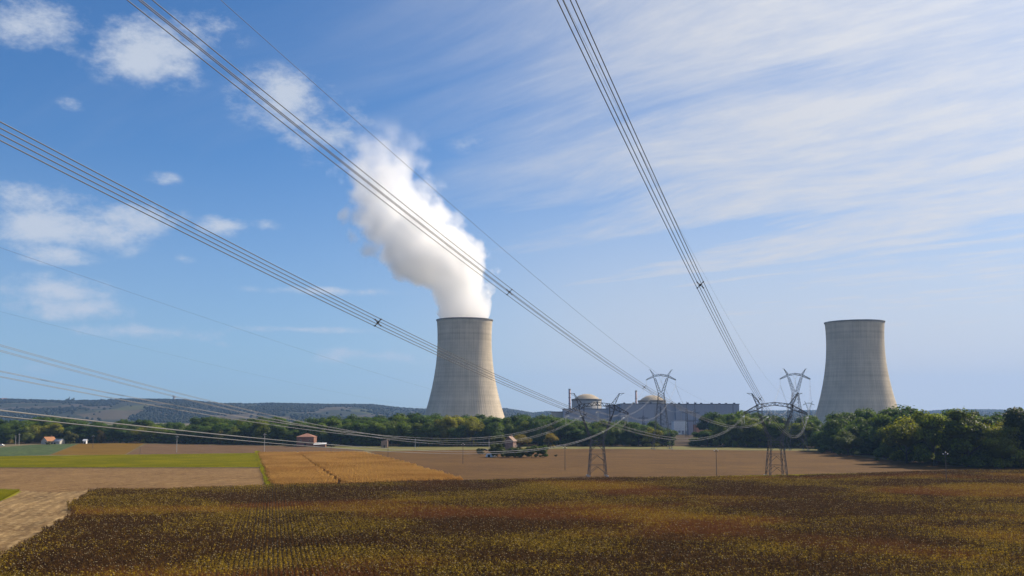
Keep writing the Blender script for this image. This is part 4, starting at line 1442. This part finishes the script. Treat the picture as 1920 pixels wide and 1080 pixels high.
def anchor_pylon(x, y, label):
    """low stout strain pylon: four legs, waist, two spread uprights, arched arm, two horns"""
    root = empty('strain_pylon', (x, y, 0))
    W, WZ = .22, 15.2
    for sx in (-1, 1):
        for sy in (-1, 1):
            leg = MB()
            f0, f1 = Vector((sx * 3.9, sy * 3.4, 0)), Vector((sx * 2.7, sy * 2.2, WZ))
            leg.bar(f0, f1, W)
            off = Vector((-sx * .62, 0, 0))
            truss(leg, (f0, f1), (f0 + off, f1 + off * .7), 12, W * .7, W * .45)
            leg.build('leg', M['steel'], root)
            MB().box(sx * 3.9 - .6, sx * 3.9 + .6, sy * 3.4 - .6, sy * 3.4 + .6, -.3, .5).build('footing', M['conc_grey'], root)
    br = MB()
    for z0, z1 in ((1.0, 6.0), (6.0, 10.6), (10.6, WZ)):
        h0, h1 = 3.9 - 1.2 * z0 / WZ, 3.9 - 1.2 * z1 / WZ
        d0, d1 = 3.4 - 1.2 * z0 / WZ, 3.4 - 1.2 * z1 / WZ
        for s in (-1, 1):
            br.bar((-h0, s * d0, z0), (0, s * (d0 + d1) / 2, (z0 + z1) / 2 + .6), W * .6).bar((h0, s * d0, z0), (0, s * (d0 + d1) / 2, (z0 + z1) / 2 + .6), W * .6)
            br.bar((-h1, s * d1, z1 - 1.2), (h1, s * d1, z1 - 1.2), W * .5)
            br.bar((s * h0, -d0, z0), (s * h1, d1, z1), W * .5).bar((s * h0, d0, z0), (s * h1, -d1, z1), W * .5)
    for s in (-1, 1):
        br.bar((-2.7, s * 2.2, WZ), (2.7, s * 2.2, WZ), W)
        br.bar((s * 2.7, -2.2, WZ), (s * 2.7, 2.2, WZ), W)
        br.bar((-2.7, s * 2.2, WZ - .8), (2.7, s * 2.2, WZ - .8), W * .6)
        br.bar((s * 4.6, .9, 19.5), (0, .9, WZ), W * .6).bar((s * 4.6, -.9, 19.5), (0, -.9, WZ), W * .6)
    br.build('bracing', M['steel'], root)
    for s in (-1, 1):
        up = MB()
        for yy in (-1, 1):
            truss(up, ((s * 2.9, yy * 2.1, WZ), (s * 7.4, yy * 1.0, 27.8)), ((s * 2.2, yy * 2.1, WZ), (s * 5.6, yy * 1.0, 24.2)), 9, W * .9, W * .5)
            up.bar((s * 5.6, yy, 24.2), (s * 5.5, yy, 29.4), W * .8)
            up.bar((s * 7.4, yy, 27.8), (s * 7.6, yy, 30.2), W)
            up.bar((s * 5.55, yy, 27.2), (s * 7.4, yy, 27.8), W * .6)
        for k in range(5):
            q = k / 4
            up.bar((s * (2.9 + 4.5 * q), -2.1 + 1.1 * q, WZ + 12.6 * q), (s * (2.9 + 4.5 * q), 2.1 - 1.1 * q, WZ + 12.6 * q), W * .5)
        up.build('upright', M['steel'], root)
    top = [(-13.4, 26.9), (-7.4, 30.3), (-5.4, 30.8), (0, 31.4), (5.4, 30.8), (7.4, 30.3), (13.4, 26.9)]
    bot = [(-13.4, 26.2), (-7.4, 28.3), (-5.4, 29.4), (0, 30.1), (5.4, 29.4), (7.4, 28.3), (13.4, 26.2)]
    arch_arm(root, top, bot, .9, W * .9, [7, 2, 5, 5, 2, 7])
    for s in (-1, 1):
        hn = MB()
        for yy in (-.6, .6):
            truss(hn, ((s * 7.7, yy, 30.2), (s * 9.9, yy * .3, 35.2)), ((s * 6.2, yy, 30.6), (s * 9.7, yy * .3, 35.2)), 6, W * .75, W * .45)
        hn.bar((s * 9.4, 0, 35.1), (s * 11.9, 0, 35.3), W * .8).bar((s * 9.8, 0, 34.2), (s * 11.6, 0, 35.2), W * .5)
        hn.build('horn', M['steel'], root)
    tag(root, label, 'pylon', 'pylons')
    return root


def suspension_pylon(x, y, s, label, far=False):
    """tall slim pylon: tapering body, V window, arched arm with hanging strings, two horns"""
    root = empty('suspension_pylon', (x, y, 0))
    root.scale = (s, s, s)
    W = .25
    for sx in (-1, 1):
        for sy in (-1, 1):
            leg = MB()
            leg.bar((sx * 6.9, sy * 6.0, 0), (sx * 4.5, sy * 3.6, 20), W).bar((sx * 4.5, sy * 3.6, 20), (sx * 2.1, sy * 1.5, 42.5), W)
            leg.build('leg', M['steel'], root)
            MB().box(sx * 6.9 - .7, sx * 6.9 + .7, sy * 6 - .7, sy * 6 + .7, -.3, .5).build('footing', M['conc_grey'], root)
    br = MB()
    lv = [0, 8, 14.5, 20, 24.5, 28.5, 32, 35, 37.8, 40.3, 42.5]
    wx = lambda z: np.interp(z, [0, 20, 42.5], [6.9, 4.5, 2.1])
    wy = lambda z: np.interp(z, [0, 20, 42.5], [6.0, 3.6, 1.5])
    for z0, z1 in zip(lv[:-1], lv[1:]):
        for q in (-1, 1):
            br.bar((-wx(z0), q * wy(z0), z0), (wx(z1), q * wy(z1), z1), W * .5).bar((wx(z0), q * wy(z0), z0), (-wx(z1), q * wy(z1), z1), W * .5)
            br.bar((-wx(z1), q * wy(z1), z1), (wx(z1), q * wy(z1), z1), W * .45)
            br.bar((q * wx(z0), -wy(z0), z0), (q * wx(z1), wy(z1), z1), W * .5).bar((q * wx(z0), wy(z0), z0), (q * wx(z1), -wy(z1), z1), W * .5)
    br.build('bracing', M['steel'], root)
    for q in (-1, 1):
        up = MB()
        for yy in (-1, 1):
            truss(up, ((q * 2.1, yy * 1.5, 42.5), (q * 5.6, yy * .8, 54.8)), ((q * .2, yy * 1.5, 43.0), (q * 4.2, yy * .8, 54.2)), 9, W * .8, W * .45)
        for k in range(5):
            v_ = k / 4
            up.bar((q * (2.1 + 3.5 * v_), -1.5 + .7 * v_, 42.5 + 12.3 * v_), (q * (2.1 + 3.5 * v_), 1.5 - .7 * v_, 42.5 + 12.3 * v_), W * .45)
        up.build('upright', M['steel'], root)
    top = [(-11.3, 53.2), (-5.8, 56.2), (-3.6, 56.8), (0, 57.3), (3.6, 56.8), (5.8, 56.2), (11.3, 53.2)]
    bot = [(-11.3, 52.6), (-5.8, 54.8), (-3.6, 55.5), (0, 56.1), (3.6, 55.5), (5.8, 54.8), (11.3, 52.6)]
    arch_arm(root, top, bot, .8, W * .8, [6, 2, 4, 4, 2, 6])
    for q in (-1, 1):
        hn = MB()
        for yy in (-.5, .5):
            truss(hn, ((q * 6.0, yy, 56.1), (q * 8.3, yy * .3, 60.6)), ((q * 4.8, yy, 56.4), (q * 8.1, yy * .3, 60.6)), 5, W * .7, W * .4)
        hn.bar((q * 7.7, 0, 60.5), (q * 9.3, 0, 60.7), W * .7)
        hn.build('horn', M['steel'], root)
        string(root, (q * 11.2, 0, 52.5), (q * 11.2, 0, 48.6), .2)
    string(root, (-2.0, 0, 56.0), (0, 0, 52.4), .2)
    string(root, (2.0, 0, 56.0), (0, 0, 52.4), .2)
    tag(root, label, 'pylon', 'pylons')
    return root


YA = ground(1120, 893)[1]
XA1, XA2 = at(1120, 893, YA)[0], at(1456, 893, YA)[0]
PY1 = anchor_pylon(XA1, YA, 'stout arched pylon standing before the left reactor dome')
PY2 = anchor_pylon(XA2, YA, 'stout arched pylon overlapped by a taller pylon at its right')
g3, g4 = ground(1241, 842), ground(1494, 843.5)
PY3 = suspension_pylon(g3[0], g3[1], 1.0, 'tall slim pylon in front of the right reactor dome')
PY4 = suspension_pylon(g4[0], g4[1], 1.0, 'tall slim pylon left of the idle cooling tower')
p5 = at(1516, 752, 1500)
PY5 = suspension_pylon(p5[0], 1500, p5[2] / 60.7, 'faint distant pylon just left of the idle cooling tower')


# switchyard masts in front of the turbine hall
def gantry(px, topy, Y, label):
    t_ = at(px, topy, Y)
    root = empty('switchyard_mast', (t_[0], Y, 0))
    h = t_[2]
    column(MB(), (0, 0, 0), (0, 0, h * .78), 1.5, .7, 10, .28).build('column', M['steel'], root)
    MB().bar((0, 0, h * .78), (0, 0, h), .3).build('spike', M['steel'], root)
    ar = MB()
    truss(ar, ((-6, 0, h * .7), (6, 0, h * .7)), ((-6, 0, h * .7 - 1.2), (6, 0, h * .7 - 1.2)), 10, .28, .16)
    ar.build('crossarm', M['steel'], root)
    tag(root, label, 'mast', 'switchyard masts')


gantry(1287, 752.5, 1150, 'left lattice switchyard mast before the turbine hall')
gantry(1302, 753, 1150, 'middle lattice switchyard mast before the turbine hall')
gantry(1322, 771, 1150, 'short right lattice switchyard mast before the turbine hall')
gantry(1206, 768, 1180, 'short lattice mast before the tall blue grey hall')


# ------------------------------------------------------------------ overhead lines
def line_points(P, alpha, co, t1, n):
    s, c = math.sin(R(alpha)), math.cos(R(alpha))
    return [(P[0] - t * s, P[1] - t * c, co[0] * t * t + co[1] * t + P[2]) for t in (t1 * (k / n) for k in range(n + 1))], Vector((c, -s, 0))


def spacer(root, c, side, gap):
    c = Vector(c)
    h = gap / 2
    up = Vector((0, 0, 1))
    mb = MB()
    nrm = side.cross(up).normalized()
    mb.bar(c - nrm * .05, c + nrm * .05, .17)
    for i in (-1, 1):
        for k in (-1, 1):
            e = c + side * (i * h) + up * (k * h)
            mb.bar(c, e, .045)
            mb.bar(e - (e - c) * .22, e + (e - c) * .1, .075)
            mb.bar(e - nrm * .10, e + nrm * .10, .07)
    mb.build('spacer', M['cable_dark'], root)


def bundle(label, P, alpha, co, t1, gap=.46, r=.0175, spacers=(), mat='aluminium', t0=5.0, arm=None):
    """four-conductor phase hanging towards the viewer, with its strain string at the pylon"""
    root = empty('conductor_bundle', (0, 0, 0))
    n = 110
    pts, side = line_points(P, alpha, co, t1, n)
    pts = [Vector(p) for p in pts]
    k0 = int(round(t0 / t1 * n)) or 1
    for i in (-1, 1):
        for k in (-1, 1):
            off = side * (i * gap / 2) + Vector((0, 0, k * gap / 2))
            MB().tube([p + off for p in pts[k0:]], r, 6).build('conductor', M[mat], root, True)
    for t in spacers:
        s, c = math.sin(R(alpha)), math.cos(R(alpha))
        spacer(root, (P[0] - t * s, P[1] - t * c, co[0] * t * t + co[1] * t + P[2]), side, gap)
    tag(root, label, 'power line', 'four conductor bundles of the overhead lines')
    a = pts[0] if arm is None else Vector([float(c_) for c_ in arm])
    ins = empty('strain_string', (0, 0, 0))
    for i in (-1, 1):
        string(ins, a + side * i * .2, pts[k0] + side * i * .2, .16)
    tag(ins, label.replace('conductor bundle', 'insulator string') if 'conductor bundle' in label else label + ' string', 'insulator', 'strain insulator strings at the near pylons')
    return pts, k0


def earth(label, P, alpha, co, t1, r=.009):
    pts, _ = line_points(P, alpha, co, t1, 110)
    o = MB().tube(pts, r, 5).build('earth_wire', M['cable_dark'], None, True)
    tag(o, label, 'power line', 'thin earth wires')


A1 = [(24.2, YA, 25.55), (33.0, YA, 27.3), (47.9, YA, 24.87)]
A2 = [(99.3, YA, 25.55), (109.5, YA, 25.1), (126.4, YA, 25.1)]
bundle('lower left conductor bundle crossing before the steaming tower to the right near pylon', A2[0], 17.4, (2.740e-4, -8.0733e-2), 560, spacers=(363, 300, 235, 170, 100), r=.023, mat='shaded_strand')
bundle('middle conductor bundle crossing the steam plume with a spacer over the sky', A2[1], 18.4, (2.49e-4, -5.3473e-2), 560, spacers=(347.6, 285, 220, 155, 90), r=.023, mat='shaded_strand')
bundle('steep right conductor bundle falling from the top edge', A2[2], 18.2, (3.0e-4, -7.9222e-2), 560, spacers=(360.4, 298, 235, 168, 100), r=.023, mat='shaded_strand')
earth('thin earth wire above the middle bundle over the plume', (103.3 + .3, YA, 35.1), 16.5, (2.28e-4, -7.9671e-2), 560)
earth('thin earth wire hugging the steep right bundle', (123.5, YA, 35.1), 18.4, (2.47e-4, -6.0746e-2), 560)
bundle('conductor bundle of the left pylon that leaves the left edge second from top', A1[0], 11.8, (2.72e-4, -7.9478e-2), 520, r=.019)
bundle('conductor bundle of the left pylon that leaves the left edge highest', (29.7, YA, 25.55), 12.6, (3.48e-4, -9.9352e-2), 520, r=.019)
bundle('conductor bundle of the left pylon dipping lowest over the trees', A1[2], 11.5, (2.03e-4, -7.2004e-2), 520, gap=.30, r=.021)
earth('lower faint earth wire at the left edge of the sky', (28.1, YA, 34.0), 9.9, (2.19e-4, -8.1706e-2), 520, .004)
earth('upper faint earth wire at the left edge of the sky', (45.0, YA, 34.0), 9.6, (1.89e-4, -7.7217e-2), 520, .004)


def span(name, label, A, B, sag, r, gap=0, n=48, cat='power line', group='spans between the pylons', mat='aluminium'):
    A, B = Vector([float(c) for c in A]), Vector([float(c) for c in B])
    side = (B - A).cross(Vector((0, 0, 1))).normalized()
    pts = [A.lerp(B, k / n) - Vector((0, 0, 4 * sag * (k / n) * (1 - k / n))) for k in range(n + 1)]
    if gap:
        root = empty(name, (0, 0, 0))
        for i in (-1, 1):
            for k in (-1, 1):
                MB().tube([p + side * i * gap / 2 + Vector((0, 0, k * gap / 2)) for p in pts], r, 5).build('conductor', M[mat], root, True)
        tag(root, label, cat, group)
    else:
        o = MB().tube(pts, r, 5).build(name, M[mat], None, True)
        tag(o, label, cat, group)


def sus(pyl, q, s=1.0):
    x, y = pyl.location.x, pyl.location.y
    s = pyl.scale.x
    return [(x - 11.2 * s, y, 48.4 * s), (x, y, 52.2 * s), (x + 11.2 * s, y, 48.4 * s)][q]


PH_NAMES = ['left', 'middle', 'right']
arm1 = [(XA1 - 13.2, YA + .8, 25.8), (XA1 + .5, YA + .8, 27.5), (XA1 + 13.2, YA + .8, 25.8)]
arm2 = [(XA2 - 13.2, YA + .8, 25.8), (XA2, YA + .8, 27.5), (XA2 + 13.2, YA + .8, 25.8)]
for q in range(3):
    span('conductor_span', f'{PH_NAMES[q]} conductors rising from the left near pylon to the tall left pylon', arm1[q], sus(PY3, q), 11, .021, .46)
    span('conductor_span', f'{PH_NAMES[q]} conductors rising from the right near pylon to the tall right pylon', arm2[q], sus(PY4, q), 10, .021, .46)
    e3 = Vector(at((1276, 1289, 1302)[q], 768, 1150)); e3.z = 32
    span('conductor_span', f'{PH_NAMES[q]} conductors falling from the tall left pylon to the switchyard', sus(PY3, q), e3, 9, .026, .46)
    span('conductor_span', f'{PH_NAMES[q]} conductors leading from the tall right pylon to the distant pylon', sus(PY4, q), sus(PY5, q), 20, .026, .46)
for q, nm_ in ((-1, 'left'), (1, 'right')):
    span('earth_wire', f'{nm_} earth wire between the left near pylon and the tall left pylon', (XA1 + q * 11.8, YA, 35.2), (PY3.location.x + q * 9, PY3.location.y, 60.6), 8, .012, mat='cable_dark')
    span('earth_wire', f'{nm_} earth wire between the right near pylon and the tall right pylon', (XA2 + q * 11.8, YA, 35.2), (PY4.location.x + q * 9, PY4.location.y, 60.6), 8, .012, mat='cable_dark')


# jumpers under the arms of the two strain pylons
def jumper(pyl_label, A, B, drop, label):
    A, B = Vector([float(c) for c in A]), Vector([float(c) for c in B])
    n = 16
    root = empty('jumper_loop', (0, 0, 0))
    side = (B - A).cross(Vector((0, 0, 1))).normalized()
    for i in (-1, 1):
        for k in (-1, 1):
            pts = [A.lerp(B, j / n) - Vector((0, 0, drop * (1 - (2 * j / n - 1) ** 2))) + side * i * .2 + Vector((0, 0, k * .2)) for j in range(n + 1)]
            MB().tube(pts, .018, 5).build('conductor', M['aluminium'], root, True)
    tag(root, label, 'cable', 'jumper loops at the near pylons')


for q in range(3):
    a1_ = Vector(arm1[q]); a2_ = Vector(arm2[q])
    for a_, nm_, base, al in ((a1_, 'left', A1[q] if q != 1 else (29.7, YA, 25.55), 12), (a2_, 'right', A2[q], 18)):
        near = Vector(base) + Vector((-math.sin(R(al)) * 5, -math.cos(R(al)) * 5, -.4))
        far = a_ + Vector((0, 5, -.2))
        jumper('', near, far, 3.6, f'{PH_NAMES[q]} jumper loop hanging under the arm of the {nm_} near pylon')
    for pyl, arm, nm_ in ((PY1, a1_, 'left'), (PY2, a2_, 'right')):
        ins = empty('hanging_string', (0, 0, 0))
        string(ins, arm + Vector((0, -.8, .35)), arm + Vector((0, -.8, -3.4)), .17)
        tag(ins, f'{PH_NAMES[q]} hanging insulator string under the arm of the {nm_} near pylon', 'insulator', 'hanging insulator strings at the near pylons')

# ------------------------------------------------------------------ air
def haze_box():
    m, t = new_mat('haze_air')
    b = t.n('ShaderNodeVolumePrincipled')
    b.inputs['Color'].default_value = (.32, .55, .95, 1)
    b.inputs['Density'].default_value = 5.8e-5
    b.inputs['Anisotropy'].default_value = .1
    o = t.n('ShaderNodeOutputMaterial')
    t.t.links.new(b.outputs[0], o.inputs['Volume'])
    hb = MB().box(-15200, 15200, -1700, 14000, -60, 178.6 * KL + PH + 30)
    o = hb.build('haze', m)
    tag(o, 'thin pale blue air haze over the whole plain', 'haze', None, 'stuff')


haze_box()
